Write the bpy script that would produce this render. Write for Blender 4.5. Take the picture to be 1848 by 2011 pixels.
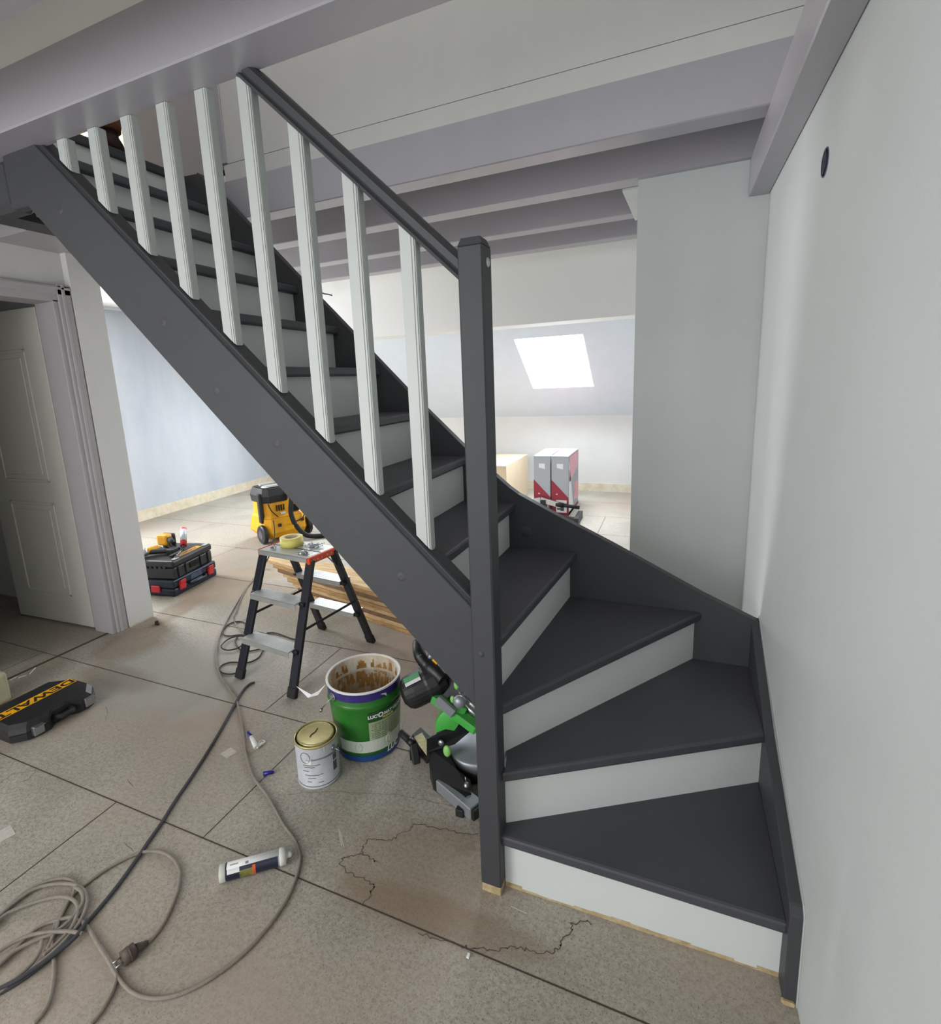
import bpy, bmesh, math, random
from mathutils import Vector, Matrix
random.seed(7)
sc = bpy.context.scene
for o in list(bpy.data.objects): bpy.data.objects.remove(o)
C = sc.collection
PI = math.pi
# ------------------------------------------------------------------ camera, light, exposure
YAW, PITCH, ROLL = -.41134, .19147, .04395
FPX, CX, CY = 1015.171, 886.715, 947.930
CAMPOS = Vector((0, 0, 1.5))
_f = Vector((math.sin(YAW)*math.cos(PITCH), math.cos(YAW)*math.cos(PITCH), -math.sin(PITCH)))
_r = Vector((math.cos(YAW), -math.sin(YAW), 0)); _d = _f.cross(_r)
R_ = _r*math.cos(ROLL) + _d*math.sin(ROLL); D_ = -_r*math.sin(ROLL) + _d*math.cos(ROLL)
cam = bpy.data.objects.new('camera', bpy.data.cameras.new('camera')); C.objects.link(cam)
m = Matrix.Identity(4)
for i in range(3):
    m[i][0] = R_[i]; m[i][1] = -D_[i]; m[i][2] = -_f[i]; m[i][3] = CAMPOS[i]
cam.matrix_world = m
cam.data.sensor_fit = 'HORIZONTAL'; cam.data.sensor_width = 36; cam.data.lens = FPX*36/1848
cam.data.shift_x = (924-CX)/1848; cam.data.shift_y = (CY-1005.5)/1848
cam.data.clip_start = .02
sc.camera = cam
sc.view_settings.view_transform = 'Standard'; sc.view_settings.look = 'None'
sc.view_settings.gamma = 1; sc.view_settings.use_curve_mapping = False
sc.view_settings.exposure = 0.45
w = bpy.data.worlds.new('world'); sc.world = w; w.use_nodes = True
w.node_tree.nodes['Background'].inputs[0].default_value = (.80, .88, 1, 1)
w.node_tree.nodes['Background'].inputs[1].default_value = .55
def area(name, loc, target, sx, sy, power, col=(1, 1, 1), spread=180):
    l = bpy.data.lights.new(name, 'AREA'); l.shape = 'RECTANGLE'; l.size = sx; l.size_y = sy
    l.energy = power; l.color = col; l.spread = math.radians(spread)
    o = bpy.data.objects.new(name, l); C.objects.link(o); o.location = loc
    o.rotation_euler = (Vector(target)-Vector(loc)).to_track_quat('-Z', 'Y').to_euler()
    return o
area('fill_behind_camera', (-1.3, -2.6, 1.7), (-.6, 2, .9), 3.2, 1.9, 30, (1, .985, .95))  # added fill lamp behind the camera, no window is built there
area('fill_front_left', (-2.6, -2.0, 1.3), (.32, 1.0, 1.0), 1.6, 2.0, 46, (.97, .98, 1))  # added fill lamp at front left to brighten the right wall, no door there
area('daylight_roof_window', (-1.247, 6.001, 1.751), (-1.247, 5.442, .922), .80, 1.04, 64, (.86, .93, 1))
area('fill_added_roof_window', (-4.25, 6.001, 1.751), (-4.25, 5.442, .922), .95, 1.04, 52, (.88, .94, 1))  # lamp of the added, unseen roof window, brightens the far left room
area('fill_added_side_window', (-5.66, 2.86, 1.35), (-2.2, 3.3, 1.35), .80, 1.25, 62, (.95, .97, 1))  # lamp of the added, unseen side window, lifts floor and downstand
area('daylight_upstairs', (-4.1, 2.75, 4.2), (-5.2, 1.7, 3.0), .8, .8, 45, (1, .9, .78))
area('fill_stairwell', (-.9, 1.0, 4.35), (-.8, 2.1, 2.8), 1.4, .8, 11, (1, .99, .97))  # added fill lamp under the upper ceiling to brighten the lining

def ray(u, v):
    return R_*((u-CX)/FPX) + D_*((v-CY)/FPX) + _f
def G(u, v, z=0.0):                 # the floor (or a level at height z) under a pixel
    d = ray(u, v); return CAMPOS + d*((z-1.5)/d.z)
def GY(u, v, y):
    d = ray(u, v); return CAMPOS + d*(y/d.y)
def GX(u, v, x):
    d = ray(u, v); return CAMPOS + d*(x/d.x)
def GP(u, v, p, n):
    d = ray(u, v); return CAMPOS + d*((Vector(p)-CAMPOS).dot(n)/d.dot(n))

# ------------------------------------------------------------------ materials
def lin(c):
    c = c/255
    return c/12.92 if c < .04045 else ((c+.055)/1.055)**2.4
def srgb(r, g, b): return (lin(r), lin(g), lin(b), 1)
def mat(name, col, rough=.6, metal=0, var=0, scale=8, bump=0, bscale=60, col2=None, spec=.5, emit=0, trans=0, stretch=None):
    m = bpy.data.materials.new(name); m.use_nodes = True; nt = m.node_tree; b = nt.nodes['Principled BSDF']
    b.inputs['Base Color'].default_value = srgb(*col); b.inputs['Roughness'].default_value = rough
    b.inputs['Metallic'].default_value = metal; b.inputs['Specular IOR Level'].default_value = spec
    if trans: b.inputs['Transmission Weight'].default_value = trans
    if emit:
        b.inputs['Emission Color'].default_value = srgb(*col); b.inputs['Emission Strength'].default_value = emit
    tc = nt.nodes.new('ShaderNodeTexCoord'); mp = nt.nodes.new('ShaderNodeMapping')
    nt.links.new(tc.outputs['Object'], mp.inputs['Vector'])
    if stretch: mp.inputs['Scale'].default_value = stretch
    if var or col2:
        n = nt.nodes.new('ShaderNodeTexNoise'); n.inputs['Scale'].default_value = scale; n.inputs['Detail'].default_value = 6
        n.inputs['Roughness'].default_value = .65
        nt.links.new(mp.outputs[0], n.inputs['Vector'])
        r = nt.nodes.new('ShaderNodeValToRGB'); nt.links.new(n.outputs['Fac'], r.inputs[0])
        k = var if var else .1
        c1 = srgb(*(col if not col2 else col)); c2 = srgb(*col2) if col2 else tuple(min(1, x*(1+k)) for x in c1[:3])+(1,)
        if not col2: c1 = tuple(x*(1-k) for x in c1[:3])+(1,)
        r.color_ramp.elements[0].position = .35; r.color_ramp.elements[0].color = c1
        r.color_ramp.elements[1].position = .68; r.color_ramp.elements[1].color = c2
        nt.links.new(r.outputs[0], b.inputs['Base Color'])
    if bump:
        n2 = nt.nodes.new('ShaderNodeTexNoise'); n2.inputs['Scale'].default_value = bscale; n2.inputs['Detail'].default_value = 4
        nt.links.new(mp.outputs[0], n2.inputs['Vector'])
        bp = nt.nodes.new('ShaderNodeBump'); bp.inputs['Strength'].default_value = bump; bp.inputs['Distance'].default_value = .004
        nt.links.new(n2.outputs['Fac'], bp.inputs['Height']); nt.links.new(bp.outputs[0], b.inputs['Normal'])
    return m
M = {}
M['wall'] = mat('wall_paint', (200, 204, 203), .75, var=.02, scale=3, bump=.12, bscale=120)
M['wall_warm'] = mat('wall_plaster_warm', (216, 215, 213), .8, var=.03, scale=2, bump=.1, bscale=90)
M['wall_far'] = mat('wall_rough_plaster', (192, 197, 204), .85, col2=(172, 180, 190), scale=1.3, bump=.25, bscale=25, stretch=(1, 1, .35))
M['base_raw'] = mat('raw_wall_base', (206, 194, 168), .9, col2=(224, 216, 198), scale=12, bump=.6, bscale=60)
M['beam'] = mat('beam_mauve_paint', (162, 159, 166), .32, spec=.9, var=.03, scale=6, bump=.12, bscale=40, stretch=(.2, 1, 1))
M['ceil'] = mat('ceiling_paint', (230, 229, 224), .8, var=.02, bump=.06)
M['lining'] = mat('lining_paint', (200, 199, 196), .8, var=.02, bump=.06)
M['dark'] = mat('anthracite_paint', (64, 65, 68), .5, spec=.3, var=.05, scale=5, bump=.12, bscale=70)
M['tread'] = mat('tread_paint', (66, 67, 73), .5, var=.08, scale=4, bump=.12, bscale=60)
M['white'] = mat('white_gloss_paint', (180, 185, 182), .4, var=.02, scale=5, bump=.06, bscale=30)
M['riser'] = mat('riser_paint', (204, 208, 206), .55, var=.02, scale=4, bump=.06)
M['raw'] = mat('raw_wood', (188, 172, 138), .8, col2=(158, 134, 92), scale=40)
M['groove'] = mat('joint_dirt', (70, 60, 52), .95)
M['crack'] = mat('crack_dirt', (92, 84, 76), .95)
M['frame'] = mat('frame_paint', (176, 171, 174), .45, var=.02)
M['door'] = mat('door_paint', (200, 198, 190), .5, var=.02)
M['black'] = mat('black_void', (14, 14, 14), .9)
M['blackp'] = mat('black_plastic', (34, 34, 36), .45, var=.15, scale=30, bump=.15)
M['rubber'] = mat('rubber', (26, 26, 28), .7, var=.1, scale=40)
M['navy'] = mat('navy_plastic', (20, 34, 52), .45, var=.1, scale=20)
M['red'] = mat('red_plastic', (205, 40, 48), .4)
M['yellow'] = mat('yellow_plastic', (240, 172, 20), .4, var=.06, scale=15)
M['alu'] = mat('aluminium', (196, 198, 196), .38, .65, var=.05, scale=20)
M['steel'] = mat('steel', (170, 172, 175), .3, .9)
M['railblue'] = mat('ladder_rail_paint', (24, 26, 38), .4, var=.1, scale=30)
M['orange'] = mat('orange_plastic', (225, 78, 40), .5)
M['green'] = mat('bucket_green', (46, 118, 40), .3, col2=(28, 92, 30), scale=6)
M['greendk'] = mat('bucket_dark_green', (30, 78, 40), .3)
M['sawgreen'] = mat('saw_green', (70, 170, 70), .4, var=.08, scale=30)
M['limeg'] = mat('lime_knob', (140, 200, 110), .4)
M['violet'] = mat('bucket_violet', (52, 40, 110), .35)
M['blue'] = mat('bucket_blue', (32, 70, 130), .35)
M['oliveg'] = mat('bucket_label_green', (128, 142, 92), .4, col2=(180, 190, 165), scale=3)
M['palelab'] = mat('label_pale', (196, 204, 190), .45, var=.04)
M['tin'] = mat('bucket_inside', (214, 212, 200), .4, col2=(176, 140, 92), scale=14, stretch=(1, 1, .5))
M['glue'] = mat('brown_residue', (128, 98, 62), .55, col2=(92, 66, 38), scale=20, bump=.3)
M['smear'] = mat('brown_smear', (176, 134, 76), .6, col2=(140, 100, 50), scale=30)
M['gold'] = mat('brass_lid', (190, 178, 124), .35, .55, var=.12, scale=14)
M['canlab'] = mat('can_label', (180, 184, 190), .45, col2=(204, 207, 212), scale=12)
M['grayprint'] = mat('grey_print', (84, 84, 94), .6)
M['cord'] = mat('cord_grey', (136, 128, 118), .75, var=.12, scale=60)
M['cordd'] = mat('cord_dark', (66, 66, 70), .7, var=.12, scale=40)
M['cordb'] = mat('cord_black', (48, 44, 42), .7)
M['tape'] = mat('masking_tape', (226, 214, 120), .6, var=.03, scale=30)
M['card'] = mat('cardboard', (208, 188, 160), .85, var=.04, scale=5)
M['cardtop'] = mat('cardboard_tape', (226, 214, 190), .6)
M['boxgrey'] = mat('carton_grey', (168, 172, 178), .6)
M['boxred'] = mat('carton_red', (150, 40, 58), .6)
M['boxwhite'] = mat('carton_white', (228, 228, 228), .6)
M['pink'] = mat('carton_pink_tape', (224, 150, 165), .35)
M['wood'] = mat('old_wood', (208, 168, 112), .75, col2=(150, 108, 66), scale=7, stretch=(1.0, 9, 22), bump=.2, bscale=20)
M['wood2'] = mat('old_wood_pale', (226, 196, 148), .75, col2=(182, 142, 92), scale=6, stretch=(1.0, 9, 22), bump=.2, bscale=20)
M['wood3'] = mat('old_wood_brown', (150, 116, 84), .8, col2=(108, 80, 56), scale=7, stretch=(1.0, 9, 22), bump=.2, bscale=20)
M['plaster'] = mat('pale_block', (176, 170, 140), .9, var=.08, scale=14, bump=.5)
M['skin'] = mat('skin', (176, 112, 84), .55, var=.05)
M['sock'] = mat('fuzzy_sock', (30, 22, 22), 1, col2=(62, 24, 26), scale=18, bump=1, bscale=90)
M['trouser'] = mat('brown_trousers', (112, 70, 46), .9, var=.2, scale=50, bump=.6)
M['shirt'] = mat('work_shirt', (70, 76, 88), .9)
M['hair'] = mat('dark_hair', (40, 30, 26), .8)
M['beige'] = mat('upstairs_plaster', (226, 214, 196), .8)
M['paper'] = mat('white_plastic', (222, 222, 216), .45)
M['bluecap'] = mat('blue_plastic', (34, 26, 128), .35)
M['hole'] = mat('dark_blue_box', (52, 66, 92), .5)
M['tubenavy'] = mat('tube_navy', (26, 32, 54), .4)
M['tubeorange'] = mat('tube_orange', (214, 84, 50), .4)
M['tubeolive'] = mat('tube_photo', (150, 136, 60), .5, col2=(60, 84, 50), scale=30)
M['clear'] = mat('clear_plastic', (230, 230, 230), .2, var=.02)
M['skylight'] = mat('overcast_sky', (255, 255, 255), .5, emit=3)

# ------------------------------------------------------------------ floor material: concrete-grey boards with stains and dust
def floor_mat():
    m = bpy.data.materials.new('floor_boards'); m.use_nodes = True; nt = m.node_tree; b = nt.nodes['Principled BSDF']
    b.inputs['Roughness'].default_value = .62; b.inputs['Specular IOR Level'].default_value = .35
    geo = nt.nodes.new('ShaderNodeNewGeometry')
    def noise(s, d=6, r=.6):
        n = nt.nodes.new('ShaderNodeTexNoise'); n.inputs['Scale'].default_value = s; n.inputs['Detail'].default_value = d
        n.inputs['Roughness'].default_value = r; nt.links.new(geo.outputs['Position'], n.inputs['Vector']); return n.outputs['Fac']
    def mix(fac, a, c, mode='MIX'):
        x = nt.nodes.new('ShaderNodeMix'); x.data_type = 'RGBA'; x.blend_type = mode
        for s, v in ((0, fac), (6, a), (7, c)):
            if isinstance(v, (float, int, tuple)): x.inputs[s].default_value = v
            else: nt.links.new(v, x.inputs[s])
        return x.outputs[2]
    def ramp(x, a, c, ca=(0, 0, 0, 1), cb=(1, 1, 1, 1)):
        r = nt.nodes.new('ShaderNodeValToRGB'); nt.links.new(x, r.inputs[0])
        r.color_ramp.elements[0].position = a; r.color_ramp.elements[1].position = c
        r.color_ramp.elements[0].color = ca; r.color_ramp.elements[1].color = cb; return r.outputs[0]
    base = mix(ramp(noise(2.2), .35, .68), srgb(160, 154, 142), srgb(186, 182, 172))
    base = mix(ramp(noise(70, 3, .8), .42, .76), base, srgb(130, 123, 111))
    base = mix(ramp(noise(190, 2), .57, .70), base, srgb(104, 96, 85))
    base = mix(ramp(noise(150.7, 2), .63, .72), base, srgb(188, 182, 170))
    base = mix(ramp(noise(1.1, 3), .45, .7), base, srgb(158, 142, 128))
    base = mix(ramp(noise(11, 6, .7), .60, .78), base, srgb(146, 148, 140))
    def blob(x, y, sx, sy, rot, col, strength, edge=.5):
        nonlocal base
        mp = nt.nodes.new('ShaderNodeMapping'); mp.vector_type = 'TEXTURE'
        mp.inputs['Location'].default_value = (x, y, 0); mp.inputs['Rotation'].default_value = (0, 0, rot)
        mp.inputs['Scale'].default_value = (sx, sy, 1)
        nt.links.new(geo.outputs['Position'], mp.inputs['Vector'])
        ln = nt.nodes.new('ShaderNodeVectorMath'); ln.operation = 'LENGTH'; nt.links.new(mp.outputs[0], ln.inputs[0])
        ad = nt.nodes.new('ShaderNodeMath'); ad.operation = 'MULTIPLY_ADD'
        nt.links.new(noise(5, 6, .7), ad.inputs[0]); ad.inputs[1].default_value = 1.1; nt.links.new(ln.outputs['Value'], ad.inputs[2])
        hf = nt.nodes.new('ShaderNodeMath'); hf.operation = 'MULTIPLY'; nt.links.new(ad.outputs[0], hf.inputs[0]); hf.inputs[1].default_value = .4
        r = ramp(hf.outputs[0], .5, .5+edge*.4, (strength,)*3+(1,), (0, 0, 0, 1))
        base = mix(r, base, srgb(*col))
    blob(-.68, 1.20, .30, .20, .3, (132, 112, 90), .5)       # glue stain at the newel foot
    blob(-.55, 1.08, .35, .06, .05, (128, 108, 86), .5)
    blob(-3.05, 1.95, .22, .28, .4, (112, 90, 68), .55)       # brown dirt by the door post
    blob(-3.2, 2.35, .12, .30, .2, (122, 100, 78), .6)
    blob(-3.1, 3.35, .8, .28, 1.2, (156, 138, 116), .7)      # sawdust swept round the vacuum
    blob(-3.0, 2.75, .6, .22, .3, (158, 136, 112), .5)
    blob(-2.4, 1.75, .5, .35, 0, (156, 160, 154), .5)
    blob(-2.75, 1.62, .3, .1, 0, (120, 104, 86), .4)
    blob(-3.3, 1.35, .12, .5, 0, (130, 112, 92), .4)
    blob(-1.2, 2.15, .6, .5, 0, (150, 126, 112), .45)
    blob(-.9, 3.2, 1.2, 1.0, 0, (196, 190, 186), .35)
    nt.links.new(base, b.inputs['Base Color'])
    bp = nt.nodes.new('ShaderNodeBump'); bp.inputs['Strength'].default_value = .12; bp.inputs['Distance'].default_value = .002
    nt.links.new(noise(140, 3), bp.inputs['Height']); nt.links.new(bp.outputs[0], b.inputs['Normal'])
    return m
M['floor'] = floor_mat()

# ------------------------------------------------------------------ mesh helpers
class MB:
    def __init__(s): s.bm = bmesh.new(); s.mi = 0
    def poly(s, pts, mi=None):
        f = s.bm.faces.new([s.bm.verts.new(p) for p in pts]); f.material_index = s.mi if mi is None else mi; return s
    def box(s, x0, x1, y0, y1, z0, z1, bev=0, T=None, seg=1):
        b = bmesh.new(); bmesh.ops.create_cube(b, size=1)
        for v in b.verts: v.co = Vector(((x0+x1)/2+v.co.x*abs(x1-x0), (y0+y1)/2+v.co.y*abs(y1-y0), (z0+z1)/2+v.co.z*abs(z1-z0)))
        if bev: bmesh.ops.bevel(b, geom=list(b.edges), offset=bev, segments=seg, affect='EDGES', profile=.5)
        s._add(b, T); return s
    def _add(s, b, T=None):
        if T is not None: b.transform(T)
        mp = {v: s.bm.verts.new(v.co) for v in b.verts}
        for f in b.faces:
            try:
                nf = s.bm.faces.new([mp[v] for v in f.verts]); nf.material_index = s.mi; nf.smooth = f.smooth
            except ValueError: pass
        b.free()
    def prism(s, pts, ext, bev=0, T=None, seg=1):            # polygon extruded by the vector ext
        b = bmesh.new(); vs = [b.verts.new(p) for p in pts]; f = b.faces.new(vs)
        r = bmesh.ops.extrude_face_region(b, geom=[f])
        bmesh.ops.translate(b, verts=[v for v in r['geom'] if isinstance(v, bmesh.types.BMVert)], vec=Vector(ext))
        bmesh.ops.recalc_face_normals(b, faces=list(b.faces))
        if bev: bmesh.ops.bevel(b, geom=list(b.edges), offset=bev, segments=seg, affect='EDGES', profile=.5)
        s._add(b, T); return s
    def loft(s, rings, cap=True, T=None, smooth=False):
        b = bmesh.new(); vr = [[b.verts.new(p) for p in r] for r in rings]; n = len(rings[0])
        for a, c in zip(vr, vr[1:]):
            for i in range(n):
                f = b.faces.new((a[i], a[(i+1) % n], c[(i+1) % n], c[i])); f.smooth = smooth
        if cap: b.faces.new(list(reversed(vr[0]))); b.faces.new(vr[-1])
        bmesh.ops.recalc_face_normals(b, faces=list(b.faces))
        s._add(b, T); return s
    def lathe(s, prof, n=40, c=(0, 0, 0), T=None, smooth=True, cap=False, a0=0, a1=2*PI):
        full = abs(a1-a0-2*PI) < 1e-6; k = n if full else n+1
        b = bmesh.new(); vr = []
        for r, z in prof:
            vr.append([b.verts.new((c[0]+r*math.cos(a0+(a1-a0)*i/n), c[1]+r*math.sin(a0+(a1-a0)*i/n), c[2]+z)) for i in range(k)])
        for a, d in zip(vr, vr[1:]):
            for i in range(n):
                f = b.faces.new((a[i], a[(i+1) % k], d[(i+1) % k], d[i])); f.smooth = smooth
        if cap: b.faces.new(list(reversed(vr[0]))); b.faces.new(vr[-1])
        s._add(b, T); return s
    def cyl(s, p, q, r, n=20, r2=None, smooth=True):
        p, q = Vector(p), Vector(q); d = q-p; r2 = r if r2 is None else r2
        T = Matrix.Translation(p) @ d.to_track_quat('Z', 'Y').to_matrix().to_4x4()
        b = bmesh.new(); L = d.length
        A = [b.verts.new((r*math.cos(2*PI*i/n), r*math.sin(2*PI*i/n), 0)) for i in range(n)]
        B = [b.verts.new((r2*math.cos(2*PI*i/n), r2*math.sin(2*PI*i/n), L)) for i in range(n)]
        for i in range(n):
            f = b.faces.new((A[i], A[(i+1) % n], B[(i+1) % n], B[i])); f.smooth = smooth
        b.faces.new(list(reversed(A))); b.faces.new(B)
        s._add(b, T); return s
    def bar(s, p, q, wx, wy, up=(0, 0, 1), bev=0):           # rectangular bar from p to q
        p, q = Vector(p), Vector(q); d = q-p; z = d.normalized(); x = Vector(up).cross(z)
        if x.length < 1e-4: x = Vector((1, 0, 0))
        x.normalize(); y = z.cross(x)
        T = Matrix(((x.x, y.x, z.x, p.x), (x.y, y.y, z.y, p.y), (x.z, y.z, z.z, p.z), (0, 0, 0, 1)))
        s.box(-wx/2, wx/2, -wy/2, wy/2, 0, d.length, bev, T); return s
    def tube(s, pts, r, n=8, smooth_path=True, k=6, closed=False):
        P = [Vector(p) for p in pts]
        if smooth_path and len(P) > 2:
            Q = []
            for i in range(len(P)-1):
                a = P[max(i-1, 0)]; b_ = P[i]; c = P[i+1]; d = P[min(i+2, len(P)-1)]
                for j in range(k):
                    t = j/k
                    Q.append(.5*((2*b_)+(c-a)*t+(2*a-5*b_+4*c-d)*t*t+(-a+3*b_-3*c+d)*t**3))
            Q.append(P[-1]); P = Q
        rings = []; up = Vector((0, 0, 1))
        for i, p in enumerate(P):
            t = (P[min(i+1, len(P)-1)]-P[max(i-1, 0)])
            if t.length < 1e-9: t = Vector((1, 0, 0))
            t.normalize(); x = up.cross(t)
            if x.length < .05: x = Vector((1, 0, 0)).cross(t)
            x.normalize(); y = t.cross(x); up = y if abs(t.z) > .9 else Vector((0, 0, 1))
            rr = r[min(i*len(r)//len(P), len(r)-1)] if isinstance(r, (list, tuple)) else r
            rings.append([p+x*rr*math.cos(2*PI*j/n)+y*rr*math.sin(2*PI*j/n) for j in range(n)])
        s.loft(rings, True, None, True); return s
    def sphere(s, c, r, n=16, sc=(1, 1, 1)):
        b = bmesh.new(); bmesh.ops.create_uvsphere(b, u_segments=n, v_segments=n//2+2, radius=r)
        for v in b.verts: v.co = Vector((c[0]+v.co.x*sc[0], c[1]+v.co.y*sc[1], c[2]+v.co.z*sc[2]))
        for f in b.faces: f.smooth = True
        s._add(b); return s
    def text(s, txt, size, fn, extr=.0004, bold=0):
        cu = bpy.data.curves.new('t', 'FONT'); cu.body = txt; cu.size = size; cu.extrude = extr; cu.offset = bold
        cu.align_x = 'CENTER'; cu.align_y = 'CENTER'; cu.resolution_u = 3
        ob = bpy.data.objects.new('t', cu); C.objects.link(ob); bpy.context.view_layer.update()
        me = bpy.data.meshes.new_from_object(ob.evaluated_get(bpy.context.evaluated_depsgraph_get()))
        bpy.data.objects.remove(ob); b = bmesh.new(); b.from_mesh(me)
        for v in b.verts: v.co = fn(v.co)
        s._add(b); bpy.data.meshes.remove(me); return s
def part(name, mb, mats, parent=None, label=None, smooth=False, local=False, kind=None):
    me = bpy.data.meshes.new(name); bm = mb.bm
    if parent is not None and not local:
        bm.transform(parent_world(parent).inverted())
    bm.to_mesh(me); bm.free()
    for x in (mats if isinstance(mats, (list, tuple)) else [mats]): me.materials.append(M[x])
    o = bpy.data.objects.new(name, me); C.objects.link(o)
    if parent is not None: o.parent = parent
    if label: o['label'] = label
    if kind: o['kind'] = kind
    return o
def parent_world(o):
    m = Matrix.LocRotScale(o.location, o.rotation_euler, o.scale)
    return parent_world(o.parent) @ m if o.parent else m
def thing(name, label, cat, loc=(0, 0, 0), rz=0, group=None):
    o = bpy.data.objects.new(name, None); C.objects.link(o); o.empty_display_size = .1
    o.location = loc; o.rotation_euler = (0, 0, rz); o['label'] = label; o['category'] = cat
    if group: o['group'] = group
    return o
def tag(o, label, cat, group=None):
    o['label'] = label; o['category'] = cat
    if group: o['group'] = group
    return o
def struct(name, mb, mats, label=None, parent=None):
    o = part(name, mb, mats, parent)
    if parent is None: o['kind'] = 'structure'
    if label: o['label'] = label
    return o
def single(name, mb, mats, label, cat, group=None):        # a thing that is one mesh: origin moved to its base
    me_o = part(name, mb, mats)
    me = me_o.data; n = len(me.vertices)
    c = Vector((sum(v.co.x for v in me.vertices)/n, sum(v.co.y for v in me.vertices)/n, min(v.co.z for v in me.vertices)))
    me.transform(Matrix.Translation(-c)); me_o.location = c
    return tag(me_o, label, cat, group)

# ================================================================== SETTING
XW = .319; YB = 6.90; ZC = 2.49; ZB = 2.33; H = .1972
# floor with board joints and cracks
f = MB()
f.poly([(-7.4, -3.4, 0), (1.0, -3.4, 0), (1.0, 7.4, 0), (-7.4, 7.4, 0)])
f.mi = 1
def strip(a, b, wdt, z=.0008):
    a, b = Vector(a), Vector(b); d = (b-a).normalized(); n = Vector((-d.y, d.x, 0))*wdt/2
    f.poly([(a+n).to_2d().to_3d()+Vector((0, 0, z)), (a-n).to_2d().to_3d()+Vector((0, 0, z)), (b-n).to_2d().to_3d()+Vector((0, 0, z)), (b+n).to_2d().to_3d()+Vector((0, 0, z))])
ys = [-1.56, -.9, -.25, .38, 1.030, 1.655, 2.29, 2.95, 3.62, 4.29, 4.95, 5.62, 6.28]
for y in ys: strip((-6.2, y, 0), (XW, y, 0), .0045)
for x, y0, y1 in [(-1.885, .38, 1.03), (.15, .38, 1.03), (-1.44, 1.03, 1.655), (-3.47, 1.03, 1.655), (-1.75, 1.655, 2.29), (-.55, 2.29, 2.95), (-2.6, 2.29, 2.95),
                  (-3.9, 2.95, 3.62), (-1.9, 2.95, 3.62), (-4.9, 3.62, 4.29), (-2.9, 3.62, 4.29), (-.9, 3.62, 4.29), (-1.6, 4.29, 4.95), (-3.6, 4.29, 4.95), (-.65, 4.95, 5.62),
                  (-2.7, 4.95, 5.62), (-1.5, 5.62, 6.28), (-.2, -.25, .38), (-2.2, -.25, .38)]:
    strip((x, y0, 0), (x, y1, 0), .004)
f.mi = 2
def crack(px, wdt=.0028, seg=5, jit=.006):
    P = [G(*p) for p in px]; Q = []
    for a, b in zip(P, P[1:]):
        for i in range(seg):
            q = a.lerp(b, i/seg)
            if i: q = q+Vector((random.uniform(-jit, jit), random.uniform(-jit, jit), 0))
            Q.append(q)
    Q.append(P[-1])
    for a, b in zip(Q, Q[1:]):
        if (b-a).length > 1e-5: strip(a, b, wdt*random.uniform(.7, 1.2), .0006)
crack([(939, 1637), (912, 1638), (880, 1630), (850, 1624), (812, 1618), (806, 1630), (780, 1640), (770, 1651), (745, 1649), (720, 1650), (714, 1665), (712, 1678), (730, 1688), (742, 1692)])
crack([(712, 1678), (690, 1680), (670, 1687), (668, 1698), (683, 1714), (705, 1723), (735, 1737), (730, 1748), (725, 1762), (710, 1778)])
crack([(820, 1832), (860, 1845), (905, 1858), (922, 1864), (950, 1861), (980, 1869), (1012, 1860), (1040, 1868), (1085, 1874), (1100, 1862), (1105, 1845), (1125, 1825), (1122, 1812), (1150, 1810), (1162, 1815)])
crack([(0, 1538), (25, 1520), (60, 1514), (70, 1512), (60, 1528), (45, 1535)], .0018)
crack([(207, 1388), (212, 1400), (208, 1415)], .0015, 3, .003)
crack([(560, 1560), (640, 1555), (780, 1560), (860, 1578), (920, 1588)], .0012, 6, .004)
crack([(240, 1262), (290, 1250), (335, 1225)], .0015, 4, .006)
crack([(250, 1530), (262, 1545)], .0015, 3, .003)
crack([(245, 1655), (262, 1672)], .0015, 3, .003)
f.mi = 3
for u, v, s_ in [(450, 1478, .030), (5, 1640, .04)]:
    c = G(u, v); f.poly([c+Vector((-s_, -s_*.7, .0008)), c+Vector((s_*.6, -s_, .0008)), c+Vector((s_, s_*.5, .0008)), c+Vector((-s_*.6, s_*.9, .0008))])
for a, b in [((665, 1628), (671, 1662)), ((668, 1632), (675, 1664)), ((1003, 1780), (1035, 1795))]:
    strip(G(*a), G(*b), .004, .0009)
M['scuff'] = mat('paint_scuff', (190, 184, 176), .8, var=.1, scale=60)
struct('floor', f, ['floor', 'groove', 'crack', 'scuff'], 'grey floor boards with dirty joints, cracks and brown glue stains')

# right wall
b = MB(); b.box(XW, XW+.12, -3.2, 7.2, 0, 4.6)
b.mi = 1
for i, y in enumerate([1.19, .9, .5, 0, -.5]): pass
wr = struct('wall_right', b, ['wall', 'base_raw'], 'pale grey plastered wall along the stairs')
# recessed round cable box in the right wall
cb = thing('wall_cable_box', 'empty round dark blue cable box let into the right wall', 'socket', (XW-.0015, 1.662, 1.965))
b = MB(); b.lathe([(.0, .0), (.030, .0), (.032, .0025), (.034, .0)], 28, T=Matrix.Translation((XW, 1.662, 1.993)) @ Matrix.Rotation(-PI/2, 4, 'Y'))
part('box_rim', b, 'hole', cb)
b = MB(); b.lathe([(.0, .0028), (.026, .0028)], 28, T=Matrix.Translation((XW, 1.662, 1.993)) @ Matrix.Rotation(-PI/2, 4, 'Y'))
M['holedk'] = mat('dark_recess', (30, 38, 58), .7); part('box_back', b, 'holedk', cb)

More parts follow.
